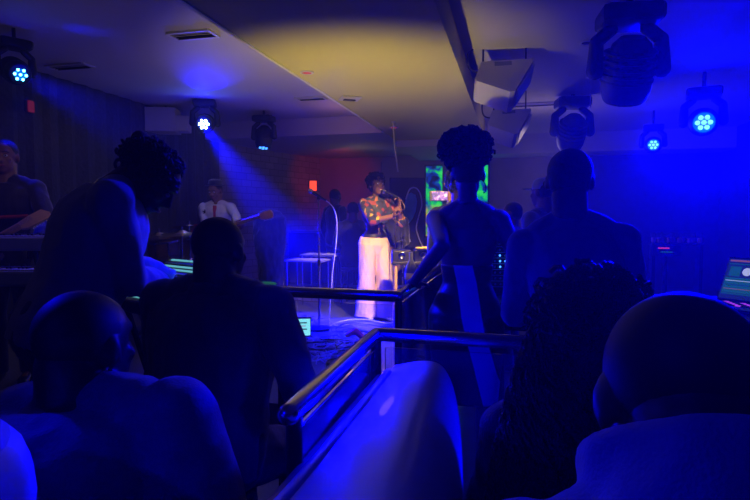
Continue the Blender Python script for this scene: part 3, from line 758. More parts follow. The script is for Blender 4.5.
# necklace / knot of the shirt
g = G(); q = P1['hip'] + P1['U'] * .26 + V((0, .125, 0))
g.ball(q, (.03, .022, .026)); g.chain([(q, .02), (q + V((.03, .03, -.07)), .012), (q + V((.02, .04, -.13)), .006)]); g.chain([(q, .02), (q + V((-.04, .02, -.08)), .012), (q + V((-.06, .03, -.12)), .006)])
g.obj('shirt_knot', M['patch_shirt'], P1['root'])
def microphone(name, label, head, tail, m='blackmetal', group=None):
    head, tail = V(head), V(tail); t = thing(name, label, 'microphone', tail, 0, group); h = head - tail; x, y, d = frame(h); L = h.length; rot = Matrix((x, y, d)).transposed()
    G().lathe([(.001, 0), (.011, .002), (.012, .02), (.017, L - .05), (.020, L - .035)], (0, 0, 0), rot, 16).obj('handle', M[m], t)
    G().ball(d * (L - .012), (.026, .026, .028), rot, 16, 12).obj('grille', M['steel'], t)
    G().lathe([(.0265, L - .018), (.0275, L - .012), (.0265, L - .006)], (0, 0, 0), rot, 20).obj('band', M['chrome'], t)
    return t
mouth = P1['M'] @ P1['Hq'](.012, .135, -.085)
mdir = (at(400, 198.5, 6.2) - mouth).normalized()
microphone('microphone', 'wireless microphone in the raised hand of the singer', mouth + mdir * .0, mouth + mdir * .23)
hp_ = P1['M'] @ P1['wr'][1]
pts = [mouth + mdir * .22, mouth + mdir * .24 + V((.03, 0, -.1)), low_hand + V((.03, -.03, .0)), low_hand + V((.02, -.02, -.3)), low_hand + V((.0, 0, -.7)), V((low_hand.x + .02, low_hand.y, STZ + .02)), V((low_hand.x + .3, low_hand.y - .3, STZ + .015))]
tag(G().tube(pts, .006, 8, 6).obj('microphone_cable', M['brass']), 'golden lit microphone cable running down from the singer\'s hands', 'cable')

# ------------------------------------------------------------------ woman at the railing (seen from the back)
railhand = V((-.47, 2.66, 1.09))
def dress2(o, torso, hl, kn, an):
    g = G(); torso(g, .008, lo=-.05, hi=.27)
    h = o['hip']; s = o['s']; X, Y = V((1, 0, 0)), V((0, 1, 0))
    g.loft([(h + V((0, 0, .12)), X, Y, .146 * s, .108 * s), (h + V((0, -.012, .03)), X, Y, .188 * s, .135 * s), (h + V((0, -.012, -.05)), X, Y, .188 * s, .138 * s), (h + V((0, 0, -.2)), X, Y, .178 * s, .115 * s), (h + V((0, 0, -.42)), X, Y, .158 * s, .095 * s)], 28)
    for q in (-1, 1): g.ball(h + V((q * .075, -.062, -.03)), (.088, .082, .09))
    g.obj('dress', M['dress'], o['root'], remesh=.009, sm=5)
    G().tube([o['hip'] + V((-.10, .115, .27)), o['nb'] + V((-.065, .03, .0)), o['nb'] + V((0, -.058, .03)), o['nb'] + V((.065, .03, .0)), o['hip'] + V((.10, .115, .27))], .008, 8, 8).obj('halter_strap', M['cloth_dark'], o['root'])
P2 = person('woman with curly hair piled up, backless dark striped dress, hand on the railing', px=467, d=2.78, yaw=-6, H=1.745, sex='f', bulk=.97, twist=4, head_yaw=8,
            hand_l=('w', railhand), dir_l=(-.25, .95, -.08), palm_l=(0, 0, -1), curl_l=.35, pole_l=(.0, -.8, -.9), hand_r=(.26, .26, 1.02), pole_r=(.5, -1, -.4), top=None, legs=None, dress=dress2, skin='skin_back', hair=None, vox=.0065)
curls(P2, (-.012, -.02, .125, .108, .105, .088), 560, .012, .022, core=(0, -.028, .035, .079, .09, .085), seed=9)
g = G(); 
for q in (-1, 1):
    G().tube([P2['Hq'](q * .078, -.01, -.03), P2['Hq'](q * .086, -.01, -.05), P2['Hq'](q * .086, -.01, -.075), P2['Hq'](q * .076, -.01, -.085)], .003, 6, 4).obj('earring', M['chrome'], P2['root'])

# ------------------------------------------------------------------ standing man at the DJ table
P3 = person('standing short haired man in a dark shirt seen from behind, beside the curly haired woman', px=568, d=2.12, yaw=-3, H=1.72, bulk=.94, lean=12, tilt=-5, necklen=.072, shrug=-.03, hipz=.86, hand_l=(-.22, .42, .98), hand_r=(.22, .42, .98), pole_l=(-.25, -.6, -1), pole_r=(.25, -.6, -1), palm_l=(0, 0, -1), palm_r=(0, 0, -1), dir_l=(0, 1, -.1), dir_r=(0, 1, -.1), top='cloth_navy', sleeve='half', skin='skin_dark', hair='short', collar=True, neck_lean=-4)
# ------------------------------------------------------------------ seated audience in front
def sit(label, px, d, hipz, **k):
    kw = dict(foot_l=(-.16, .44, .085), foot_r=(.16, .46, .085), hand_l=(-.17, .34, hipz + .13), hand_r=(.17, .34, hipz + .13), palm_l=(0, 0, -1), palm_r=(0, 0, -1), dir_l=(.15, 1, -.1), dir_r=(-.15, 1, -.1), hipz=hipz)
    kw.update(k); return person(label, px=px, d=d, **kw)
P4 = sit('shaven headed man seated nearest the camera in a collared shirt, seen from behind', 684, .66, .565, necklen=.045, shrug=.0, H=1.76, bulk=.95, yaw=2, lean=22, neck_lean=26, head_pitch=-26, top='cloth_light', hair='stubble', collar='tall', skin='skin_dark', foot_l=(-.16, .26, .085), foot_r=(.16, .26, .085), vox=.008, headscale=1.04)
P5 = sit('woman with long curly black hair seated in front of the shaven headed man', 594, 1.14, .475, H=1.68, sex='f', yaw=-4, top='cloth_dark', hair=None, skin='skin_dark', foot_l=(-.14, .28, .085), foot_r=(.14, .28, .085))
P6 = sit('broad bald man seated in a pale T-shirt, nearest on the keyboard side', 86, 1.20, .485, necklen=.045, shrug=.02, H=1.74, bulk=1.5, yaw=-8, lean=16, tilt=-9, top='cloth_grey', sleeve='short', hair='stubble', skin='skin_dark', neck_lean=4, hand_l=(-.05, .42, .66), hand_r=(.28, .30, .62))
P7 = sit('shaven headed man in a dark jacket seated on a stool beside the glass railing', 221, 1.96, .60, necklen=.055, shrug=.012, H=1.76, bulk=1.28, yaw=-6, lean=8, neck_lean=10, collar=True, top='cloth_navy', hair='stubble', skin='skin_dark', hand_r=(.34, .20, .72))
# long curly hair
rnd = random.Random(11); g = G(); Hq = P5['Hq']
cc = P5['hc']
g.loft([(cc + V((0, -.02, .128)), V((1, 0, 0)), V((0, 1, 0)), .04, .05), (cc + V((0, -.02, .112)), V((1, 0, 0)), V((0, 1, 0)), .075, .085), (cc + V((0, -.02, .06)), V((1, 0, 0)), V((0, 1, 0)), .105, .115), (cc + V((0, -.045, -.03)), V((1, 0, 0)), V((0, 1, 0)), .125, .10), (cc + V((0, -.06, -.14)), V((1, 0, 0)), V((0, 1, 0)), .155, .09), (cc + V((0, -.07, -.30)), V((1, 0, 0)), V((0, 1, 0)), .175, .08), (cc + V((0, -.085, -.43)), V((1, 0, 0)), V((0, 1, 0)), .16, .06)], 24)
for k in range(330):
    a = rnd.uniform(R(150), R(390)) if rnd.random() < .8 else rnd.uniform(0, 2 * math.pi)
    if R(50) < (a % (2 * math.pi)) < R(130): continue
    z0 = rnd.uniform(-.02, .12); pts = []; n = rnd.randint(26, 50); ph = rnd.uniform(0, 6)
    for i in range(n):
        z = z0 - i * .009; u = min(1, max(0, (.1 - z) / .4)); rx = .02 + .165 * u ** .42 + .005; ry = .03 + .075 * u ** .35
        ctr = cc + V((0, -.03 - .055 * u, z)); w_ = .011 if i > 3 else .004
        pts.append(ctr + V((math.cos(a) * rx, math.sin(a) * ry * 1.05, 0)) + V((math.cos(ph + i * .8) * w_, math.sin(ph + i * .8) * w_, 0)))
    g.tube(pts, .0042, 4)
g.obj('hair', M['hair'], P5['root'])
curls(P5, (0, -.025, .05, .108, .118, .082), 330, .012, .020, name='crown_curls', seed=15)
G().ball(cc + V((-.01, -.09, .128)), (.008, .006, .004)).obj('hair_clip', M['chrome'], P5['root'])

# person leaning over the mixing desk
P8 = person('man in a pale loose shirt bending over the lit mixing desk, face turned down', px=153, d=2.3, yaw=-50, H=1.9, bulk=1.2, lean=20, hipz=.955, neck_lean=88, necklen=.055, head_pitch=-44, head_yaw=-14, top='cloth_light', sleeve='long', hair=None, skin='skin_dark', face=True,
            hand_l=('w', at(176, 281, 2.72)), hand_r=('w', at(160, 284, 2.45)), palm_l=(0, 0, -1), palm_r=(0, 0, -1), dir_l=(.1, 1, -.15), dir_r=(.1, 1, -.2), curl_l=.3, curl_r=.3, pole_l=(-.7, -.3, -.8), pole_r=(.7, -.3, -.8), vox=.008)
curls(P8, (0, -.035, .035, .084, .098, .082), 300, .009, .015, seed=4, keep=lambda p: not (p.y > .02 and p.z < .03))
g = G(); g.ball(P8['Hq'](0, -.125, .08), .03 * P8['fs']); g.obj('hair_bun', M['hair'], P8['root'])

# musicians
P9 = person('keyboard player in a dark jacket with a red stripe beside the curtained wall', px=8, d=3.95, base=STZ, yaw=-150, H=1.74, lean=2, top='cloth_dark', hair='short', face=True, hand_l=(-.28, .36, 1.02), hand_r=(.2, .36, 1.05), palm_l=(0, 0, -1), palm_r=(0, 0, -1), vox=.0075)
G().tube([P9['hip'] + V((-.16, .13, .30)), P9['hip'] + V((0, .175, .29)), P9['hip'] + V((.16, .13, .30))], .012, 8, 5).obj('red_stripe', M['red_cloth'], P9['root'])
gx = at(198, 232, 6.7); 
P10 = person('guitarist in a white starred jacket with a red tie playing behind the drums', px=216, d=6.9, base=STZ, yaw=-166, H=1.64, lean=4, head_pitch=-14, head_yaw=-16, top='cloth_white', hair='short', face=True, hand_l=('w', at(238, 224, 6.5)), hand_r=('w', at(210, 232, 6.66)), palm_l=(.2, -1, .3), palm_r=(0, -1, 0), vox=.0075, curl_l=.9)
G().box(P10['hip'] + V((0, .145, .36)), (.045, .02, .26), rotx(R(6)), .008).obj('tie', M['red_cloth'], P10['root'])
G().ball(P10['hip'] + V((.08, .115, .20)), (.09, .04, .06)).obj('patterned_waistcoat', M['green_cloth'], P10['root'])
star = [(.035 * (1 if k % 2 == 0 else .42) * math.cos(R(90 + 36 * k)), .035 * (1 if k % 2 == 0 else .42) * math.sin(R(90 + 36 * k))) for k in range(10)]
G().prism(star, -.006, .006, rotx(R(90)), P10['sh'][1] + V((-.045, .085, -.05))).obj('star', M['matteblack'], P10['root'])
g = G(); g.lathe([(.085, .07), (.088, .09), (.082, .13), (.05, .15), (.001, .152)], P10['hc'] - V((0, .02, .0)), None, 20); g.lathe([(.001, .066), (.12, .068), (.12, .075), (.001, .078)], P10['hc'] - V((0, .01, .0)), None, 24)
g.obj('hat', M['cloth_dark'], P10['root'])

def guitar(name, label, body_c, head_c, mat_b, mat_h, nrm=(0, -1, .1)):
    body_c, head_c = V(body_c), V(head_c); d = (head_c - body_c); L = d.length; d.normalize(); n_ = V(nrm); n_ = (n_ - d * n_.dot(d)).normalized(); y = n_.cross(d)
    t = thing(name, label, 'guitar', body_c); rot = Matrix((d, y, n_)).transposed()
    out = [(-.24, 0), (-.22, .10), (-.15, .165), (-.07, .15), (0, .115), (.07, .125), (.15, .15), (.20, .12), (.16, .07), (.13, .03), (.13, -.03), (.16, -.06), (.21, -.11), (.15, -.14), (.07, -.12), (0, -.11), (-.07, -.15), (-.15, -.165), (-.22, -.10)]
    G().prism(out, -.022, .022, rot).obj('body', M[mat_b], t, smooth=False)
    G().prism([(-.12, -.08), (-.12, .05), (.1, .08), (.12, -.05)], .022, .026, rot).obj('pickguard', M['whiteplastic'], t, smooth=False)
    G().bar(rot @ V((.05, 0, .02)), rot @ V((L - .1, 0, .02)), .03, .045, .004).obj('neck', M['maple'], t, smooth=False)
    h = G().prism([(L - .11, -.025), (L - .08, -.045), (L + .07, -.06), (L + .09, -.02), (L + .06, .03), (L - .02, .035), (L - .10, .028)], .005, .025, rot).obj('headstock', M[mat_h], t, smooth=False)
    for k in range(6): G().ball(rot @ V((L - .05 + k * .022, -.062, .015)), .008).obj('tuner', M['chrome'], h)
    g = G()
    for k in range(6): g.bar(rot @ V((-.13, (k - 2.5) * .006, .04)), rot @ V((L - .02, (k - 2.5) * .006, .042)), .001, .001)
    g.obj('strings', M['steel'], t, smooth=False); G().bar(rot @ V((-.13, -.035, .03)), rot @ V((-.13, .035, .03)), .02, .015).obj('bridge', M['chrome'], t, smooth=False)
    return t
guitar('electric_guitar', 'electric guitar with pale pink headstock held by the white jacketed guitarist', at(206, 235, 6.62), at(268, 214, 6.1), 'red_cloth', 'pink')
guitar('bass_guitar', 'wooden necked bass guitar held by the keyboard player at the curtained wall', at(-40, 262, 3.5), at(36, 219, 3.75), 'wood', 'maple')

P12 = person('dark figure standing by the counter against the red lit far wall', px=336, d=8.6, base=STZ, yaw=-30, H=1.63, top='cloth_dark', hair='short', vox=.012, skin='skin_dark')
P13 = person('dark figure sitting lower beside the one at the red wall', px=353, d=7.7, base=STZ, yaw=20, H=1.66, hipz=.60, foot_l=(-.12, .36, .30), foot_r=(.12, .38, .30), hand_l=(-.15, .3, .75), hand_r=(.15, .3, .75), vox=.012, skin='skin_dark')
P14 = person('seated figure in brown trousers right behind the singer', px=391, d=7.3, base=STZ, yaw=170, H=1.66, hipz=.66, foot_l=(-.14, .36, .085), foot_r=(.14, .42, .085), hand_l=(-.15, .3, .8), hand_r=(.15, .3, .8), legs='cloth_brown', vox=.012, skin='skin')
ph = at(439, 196, 4.95)
P15 = person('afro haired spectator behind the woman at the railing, filming with a raised phone', px=459, d=4.55, yaw=12, H=1.78, top='cloth_dark', hair='afro', hand_l=(-.12, .2, .95), hand_r=('w', ph + RT * .10 + V((0, -.03, -.05))), dir_l=(0, 1, 0), dir_r=(0, .2, 1), palm_l=(0, 0, -1), palm_r=(-1, .2, 0), vox=.011, skin='skin_dark', pole_r=(.6, -.6, -1))
t = thing('smartphone', 'raised smartphone showing the stage picture in purple and white', 'phone', ph, YAW)
G().box((0, 0, 0), (.17, .009, .09), None, .004).obj('case', M['blackplastic'], t, smooth=False)
G().box((.008, -.006, 0), (.145, .003, .078)).obj('screen', M['phone_picture'], t, smooth=False)
P16 = person('shorter spectator in profile beyond the mixer rack', px=511, d=5.1, yaw=70, H=1.56, top='cloth_dark', hair='short', vox=.011, skin='skin', sex='f')
P17 = person('capped spectator beyond the standing short haired man', px=541, d=4.6, yaw=50, H=1.74, top='cloth_dark', hair='short', vox=.011, skin='skin_dark', lean=6)
g = G(); g.lathe([(.088, .03), (.09, .06), (.075, .10), (.04, .122), (.001, .125)], P17['hc'] - V((0, .01, 0)), None, 20); g.prism([(-.07, .06), (.07, .06), (.06, .15), (0, .17), (-.06, .15)], .03, .04, None, P17['hc']); g.obj('cap', M['cloth_grey'], P17['root'])

# ------------------------------------------------------------------ seats
def chair(label, loc, rz, seat=.44, m='cloth_dark', group='audience seats'):
    t = thing('chair', label, 'chair', loc, rz, group)
    G().box((0, 0, seat - .03), (.46, .44, .06), None, .022).obj('seat', M[m], t)
    g = G().box((0, -.23, seat + .28), (.42, .035, .26), rotx(R(6)), .015); g.obj('backrest', M[m], t)
    for sx in (-1, 1):
        G().tube([(sx * .2, .19, 0), (sx * .2, .18, seat - .05)], .013).obj('leg', M['blackmetal'], t)
        G().tube([(sx * .2, -.24, 0), (sx * .2, -.2, seat - .04), (sx * .2, -.235, seat + .38)], .013).obj('leg', M['blackmetal'], t)
    return t
def stool(label, loc, seat, group=None, name='bar_stool'):
    t = thing(name, label, 'stool', loc, 0, group)
    G().lathe([(.001, seat - .05), (.16, seat - .05), (.175, seat - .03), (.17, seat), (.15, seat + .005), (.001, seat + .005)]).obj('seat', M['cloth_dark'], t)
    for k in range(4):
        a = R(45 + 90 * k); G().tube([(.12 * math.cos(a), .12 * math.sin(a), seat - .05), (.19 * math.cos(a), .19 * math.sin(a), 0)], .012).obj('leg', M['blackmetal'], t)
    G().tube([(.165 * math.cos(R(10 * k)), .165 * math.sin(R(10 * k)), seat * .38) for k in range(37)], .008).obj('foot_ring', M['blackmetal'], t)
    return t
def under(o, dz=-.1): l = o['root'].location; return (l.x, l.y, l.z)
chair('chair under the nearest shaven headed man', under(P4), R(2), .40)
chair('chair under the woman with long curly hair', under(P5), R(-4), .355)
chair('chair under the broad man in the pale T-shirt', under(P6), R(-22), .375)
stool('stool under the man in the dark jacket by the railing', under(P7), .455)
stool('stool under the lower dark figure at the far wall', under(P13), .50)
stool('stool under the seated figure behind the singer', under(P14), .56)
# blue lit armchair corner, bottom left
p = at(-74, 500, .62); t = thing('tub_chair', 'pale rounded high tub chair behind the broad seated man, lit bright blue', 'chair', (p.x - .155, p.y - .03, 0), R(10))
g = G(); rs = []
for k in range(21):
    a = R(-20 + 220 * k / 20); rs.append((V((.20 * math.cos(a), .20 * math.sin(a), p.z - .05)), V((math.cos(a), math.sin(a), 0)), V((0, 0, 1)), .035, .08))
g.loft(rs, 14); g.obj('backrest', M['lacquer'], t)
G().lathe([(.001, .34), (.21, .34), (.22, .38), (.21, .44), (.001, .45)]).obj('seat', M['cloth_light'], t)
G().lathe([(.2, .0), (.2, .02), (.03, .03), (.03, .34)]).obj('pedestal', M['chrome'], t)
for a in (0, 90, 180): G().cyl((.2 * math.cos(R(a)), .2 * math.sin(R(a)), .4), (.2 * math.cos(R(a)), .2 * math.sin(R(a)), p.z - .05), .018).obj('upright', M['chrome'], t)
# low side table with a beaded edge
a_, b_ = at(-6, 430, 1.55), at(35, 416, 1.7)
t = thing('side_table', 'low dark side table with a beaded blue lit edge beside the broad seated man', 'table', ((a_.x + b_.x) / 2, (a_.y + b_.y) / 2 , 0), math.atan2(b_.y - a_.y, b_.x - a_.x))
zt = (a_.z + b_.z) / 2
G().box((-.15, -.2, zt - .02), (.55, .4, .03), None, .006).obj('top', M['blackplastic'], t, smooth=False)
for k in range(7): G().ball((-.36 + .08 * k, .005, zt - .008), (.034, .012, .014)).obj('bead', M['cable_light'], t)
for x, y in ((-.38, -.36), (.08, -.36), (-.38, -.03), (.08, -.03)): G().cyl((x, y, 0), (x, y, zt - .03), .014).obj('leg', M['blackmetal'], t)

# ------------------------------------------------------------------ mixing desk
c = at(168, 274, 2.78)
t = thing('mixing_desk', 'lit digital mixing desk with pale cyan fader rows before the bending man', 'mixer', (c.x, c.y, 0), R(-26))
rot = rotx(R(20)); o0 = V((0, 0, c.z - .02))
G().box(o0 - V((0, 0, .04)), (.62, .46, .07), rot, .015).obj('console', M['blackplastic'], t, smooth=False)
for r_ in range(12):
    G().box(o0 + rot @ V((0, -.20 + r_ * .036, .0)), (.56, .011, .006), rot).obj('fader_row', M['fader_emit'] if r_ % 3 != 1 else M['cloth_light'], t, smooth=False)
for k in range(16):
    G().box(o0 + rot @ V((-.27 + k * .036, -.12 + .03 * math.sin(k * 2.1), .012)), (.014, .028, .016), rot).obj('fader_knob', M['whiteplastic'], t, smooth=False)
for sx in (-.24, .24):
    G().tube([(sx, -.18, 0), (sx, .15, c.z - .08)], .016).obj('stand_leg', M['blackmetal'], t); G().tube([(sx, .18, 0), (sx, -.12, c.z - .1)], .016).obj('stand_leg', M['blackmetal'], t)
# keyboards
def keyboard(label, c, rz, w=1.0, stand=True, tilt=0):
    t = thing('stage_keyboard', label, 'keyboard', (c.x, c.y, STZ), rz, 'keyboards on the stage side'); z = c.z - STZ
    rot = rotx(R(tilt))
    G().box((0, 0, z), (w, .30, .09), rot, .015).obj('case', M['cloth_light'], t, smooth=False)
    n = int(w / .024) - 3
    for k in range(n):
        G().box(V((-w / 2 + .05 + k * .024, -.07, z + .048)), (.022, .13, .008)).obj('key', M['whiteplastic'] if k % 2 else M['drumskin'], t, smooth=False)
    for k in range(n):
        if k % 7 in (0, 1, 3, 4, 5): G().box(V((-w / 2 + .062 + k * .024, -.04, z + .056)), (.012, .08, .01)).obj('black_key', M['blackplastic'], t, smooth=False)
    for k in range(8): G().cyl((-w / 2 + .12 + k * .1, .09, z + .045), (-w / 2 + .12 + k * .1, .09, z + .065), .013).obj('knob', M['blackplastic'], t)
    for s in (-1, 1):
        G().tube([(s * w * .38, -.2, 0), (s * w * .38, .14, z - .05)], .016).obj('stand_leg', M['blackmetal'], t); G().tube([(s * w * .38, .2, 0), (s * w * .38, -.12, z - .05)], .016).obj('stand_leg', M['blackmetal'], t)
    return t
keyboard('blue lit lower stage keyboard before the keyboard player', at(-22, 276, 3.35), R(12), 1.0)
keyboard('upper stage keyboard tilted behind the lower one', at(-12, 243, 3.62), R(20), .9)

# ------------------------------------------------------------------ drum kit
def drum(label, p, r, h, tilt=0, name='drum', z0=STZ, stand=True, side=False, m='drumshell'):
    t = thing(name, label, 'drum', p, 0, 'drum kit pieces'); rot = rotx(R(tilt)) if not side else rotx(R(90))
    G().lathe([(r, -h / 2), (r, h / 2)], (0, 0, 0), rot, 32).obj('shell', M[m], t)
    for zz in (-h / 2, h / 2): G().lathe([(r + .002, zz - .012), (r + .012, zz - .01), (r + .012, zz + .01), (r + .002, zz + .012)], (0, 0, 0), rot, 32).obj('hoop', M['chrome'], t)
    G().lathe([(.001, h / 2 + .004), (r, h / 2 + .004), (r, h / 2)], (0, 0, 0), rot, 32).obj('head', M['drumskin'], t)
    for k in range(8):
        a = R(45 * k); x, y = (r + .012) * math.cos(a), (r + .012) * math.sin(a)
        G().bar(rot @ V((x, y, -h / 2)), rot @ V((x, y, h / 2)), .014, .014).obj('lug', M['chrome'], t)
    if not side:
        b = -(p[2] - z0)
        G().cyl((0, 0, b + .2), (0, 0, -h / 2), .012).obj('stand_post', M['chrome'], t)
        for k in range(3): G().tube([(0, 0, b + .25), (.25 * math.cos(R(120 * k + 20)), .25 * math.sin(R(120 * k + 20)), b)], .009).obj('stand_leg', M['chrome'], t)
    return t
def cymbal(label, p, r, tilt=12, z0=STZ):
    t = thing('cymbal', label, 'cymbal', p, R(20), 'cymbals of the drum kit'); rot = rotx(R(tilt))
    G().lathe([(r, 0), (r * .5, .012), (.05, .022), (.035, .036), (.001, .04), (.001, .036), (.05, .016), (r * .5, .008)], (0, 0, 0), rot, 36).obj('plate', M['brass'], t)
    b = -(p[2] - z0); G().cyl((0, 0, b + .2), (0, 0, .06), .009).obj('stand_post', M['chrome'], t); G().cyl((0, 0, .035), (0, 0, .075), .012).obj('wing_nut', M['chrome'], t)
    for k in range(3): G().tube([(0, 0, b + .28), (.28 * math.cos(R(120 * k)), .28 * math.sin(R(120 * k)), b)], .009).obj('stand_leg', M['chrome'], t)
    return t
cymbal('flat wide cymbal nearest the bending man', at(159, 236, 5.7), .26, 6)
cymbal('small bright cymbal nearer the guitarist, chrome top nut glinting', at(189, 228, 5.9), .18, -8)
cymbal('second low cymbal under the small bright one', at(182, 234, 5.55), .2, 5)
drum('golden brown tom drum of the kit beside the desk', at(166, 252, 5.6), .15, .24, 10)
drum('smaller tom drum with chrome lugs beside the golden brown tom', at(187, 250, 5.7), .13, .2, -8)
drum('snare drum with wide chrome hoops at the low side of the kit', at(176, 266, 5.3), .17, .14, 5, name='snare_drum', m='chrome')
bd = at(172, 290, 5.9); drum('bass drum lying on its side under the toms', (bd.x, bd.y, STZ + .28), .27, .4, side=True, name='bass_drum')

# ------------------------------------------------------------------ microphone stands
def mic_stand(px, py, d, label, zt):
    p = at(px, py, d); t = thing('microphone_stand', label, 'stand', (p.x, p.y, STZ)); h = zt - STZ
    G().lathe([(.001, .03), (.13, .022), (.135, .01), (.135, 0), (.001, 0)]).obj('base', M['blackmetal'], t)
    G().cyl((0, 0, .02), (0, 0, h * .52), .0115).obj('lower_pole', M['steel'], t); G().cyl((0, 0, h * .5), (0, 0, h), .008).obj('upper_pole', M['steel'], t)
    G().cyl((0, 0, h * .49), (0, 0, h * .54), .018).obj('clutch', M['blackmetal'], t)
    G().box((0, 0, h + .01), (.03, .04, .04), None, .008).obj('clip', M['blackplastic'], t)
    return t, V((p.x, p.y, zt))
t, tp = mic_stand(319, 282, 5.9, 'straight microphone stand in front of the dark figures', at(319, 199, 5.9).z)
mh_, mt_ = at(309.5, 190, 5.82), at(329, 202, 5.95)
mh_ = tp + (mh_ - mt_).normalized() * .115 + V((0, 0, .03)); mt_ = tp - (at(309.5, 190, 5.82) - at(329, 202, 5.95)).normalized() * .10 + V((0, 0, .03))
microphone('microphone', 'wired microphone clipped on the straight stand', mh_, mt_)
e = at(333, 222, 6.0); pts = [mt_, at(333.5, 208, 6.0), at(337, 222, 6.0), at(336, 245, 6.0), at(332, 280, 5.95), V((at(331, 300, 5.9).x, at(331, 300, 5.9).y, STZ + .01)), V((mt_.x + .4, mt_.y - .35, STZ + .01))]
tag(G().tube(pts, .0045, 8, 6).obj('microphone_cable', M['cable_light']), 'pale microphone cable hanging from the stand microphone', 'cable')
t, tp = mic_stand(403, 280, 6.9, 'second thin microphone stand beside the painted black panel', at(403, 238, 6.9).z)
# overhead rod
p = at(398, 162, 7.0)
t = thing('hanging_rod', 'thin pale rod dropping from the soffit above the singer', 'rod', (p.x, p.y, 2.6))
G().tube([(-.06, 0, 0), (-.05, 0, -.25), (0, 0, p.z - 2.6 - .12)], .009).obj('rod', M['whiteplastic'], t)
G().cyl((-.06, 0, -.01), (-.06, 0, 0), .03).obj('rod_cap', M['whiteplastic'], t)

# ------------------------------------------------------------------ jacket on a stand
p = at(270, 250, 6.9); t = thing('coat_stand', 'dark jacket draped over a tall stand below the pink headstock', 'stand', (p.x, p.y, STZ))
G().cyl((0, 0, 0), (0, 0, 1.26), .014).obj('pole', M['blackmetal'], t); G().lathe([(.001, .03), (.17, .02), (.18, 0), (.001, 0)]).obj('base', M['blackmetal'], t)
X, Y = V((1, 0, 0)), V((0, 1, 0))
G().loft([((0, 0, 1.28), X, Y, .03, .03), ((0, 0, 1.25), X, Y, .13, .07), ((0, 0, 1.18), X, Y, .20, .11), ((0, 0, .95), X, Y, .21, .13), ((0, 0, .7), X, Y, .17, .12), ((.01, 0, .5), X, Y, .15, .12), ((.01, 0, .28), X, Y, .14, .11)], 24).obj('jacket', M['cloth_navy'], t, remesh=.012, fold=.014, sm=3)
# ------------------------------------------------------------------ black painted panel speaker
p = at(407, 212, 7.5); t = thing('painted_panel', 'tall black panel with a loose blue portrait shape behind the singer', 'panel', (p.x, p.y, STZ), YAW)
zb, zt = at(407, 248, 7.5).z - STZ, at(407, 178, 7.5).z - STZ; hw = .235; zm = (zb + zt) / 2
G().box((0, 0, zm), (hw * 2, .12, zt - zb), None, .01).obj('panel', M['matteblack'], t, smooth=False)
pl = lambda ax, az: V((ax, -.068, zm + az))
bl = [(-.03, .24), (.03, .27), (.09, .24), (.11, .15), (.09, .02), (.05, -.08), (.0, -.14), (-.06, -.1), (-.07, .03), (-.05, .14)]
G().prism(bl, .0, .008, rotx(R(90)), (.02, -.06, zm)).obj('blue_shape', M['blue_paint'], t, smooth=False)
G().prism([(-.09, -.18), (-.02, -.2), (.05, -.38), (.0, -.4), (-.04, -.33), (-.07, -.38), (-.08, -.3)], 0, .008, rotx(R(90)), (0, -.06, zm)).obj('white_shape', M['white_paint'], t, smooth=False)
for sx in (-1, 1): G().bar((sx * .18, 0, 0), (sx * .18, 0, zb), .04, .04).obj('leg', M['blackmetal'], t, smooth=False)
W_ = Matrix.Translation((p.x, p.y, STZ)) @ Matrix.Rotation(YAW, 4, 'Z')
pts = [(-.02, 0, .18), (.03, 0, .31), (.11, 0, .33), (.17, 0, .25), (.19, 0, .1), (.15, 0, -.05), (.12, 0, -.2), (.16, 0, -.35), (.21, 0, -.45)]
tag(G().tube([W_ @ (pl(x, z) + V((0, -.012, 0))) for x, _, z in pts], .009, 8, 6).obj('looped_cable', M['cable_light']), 'pale cable looped over the face of the tall black panel', 'cable')
# ------------------------------------------------------------------ equipment rack table
p = at(412, 256, 5.75); t = thing('equipment_table', 'small equipment table with pale yellowish legs right of the singer', 'table', (p.x, p.y, STZ), YAW)
z = at(412, 262, 5.75).z - STZ
G().box((0, 0, z), (.42, .35, .03), None, .005).obj('top', M['blackplastic'], t, smooth=False)
for sx in (-1, 1):
    for sy in (-1, 1): G().box((sx * .17, sy * .14, z / 2 - .01), (.05 if sy < 0 and sx > 0 else .03, .03, z - .02), None, .004).obj('leg', M['maple'] if sx < 0 else M['cloth_white'], t, smooth=False)
G().box((0, 0, .3), (.38, .3, .02)).obj('shelf', M['blackplastic'], t, smooth=False)
for k, (dx, lb) in enumerate(((-.11, 'small amplifier on the equipment table nearer the singer'), (.11, 'small amplifier on the equipment table beside its twin, topped with yellow rag'))):
    q = W2 = Matrix.Translation((p.x, p.y, STZ)) @ Matrix.Rotation(YAW, 4, 'Z') @ V((dx, 0, z + .015))
    a = thing('amplifier', lb, 'amplifier', q, YAW, 'amplifiers on the equipment table')
    G().box((0, 0, .055), (.19, .26, .11), None, .008).obj('case', M['blackplastic'], a, smooth=False)
    G().lathe([(.001, 0), (.03, 0), (.036, .008), (.03, .01), (.02, .004), (.001, .002)], (0, -.131, .06), rotx(R(90))).obj('dial', M['chrome'], a)
q = Matrix.Translation((p.x, p.y, STZ)) @ Matrix.Rotation(YAW, 4, 'Z') @ V((.1, -.02, z + .13))
tag(G().ball((0, 0, .012), (.075, .05, .016)).ball((.05, .02, .015), (.04, .04, .018)).obj('rag', M['yellow'], None, remesh=.006, loc=q), 'crumpled yellow rag lying on the small amplifier', 'cloth')
q = at(411, 280, 5.2)
t = thing('drink_bottle', 'stubby bottle with a yellow label standing right of the singer', 'bottle', (q.x, q.y, STZ + .55))
G().lathe([(.04, 0), (.055, .02), (.058, .15), (.04, .2), (.018, .24), (.018, .3), (.022, .31), (.001, .312)]).obj('glass_body', M['cloth_navy'], t)
G().lathe([(.0585, .06), (.0595, .062), (.0595, .12), (.0585, .122)]).obj('label', M['yellow'], t)
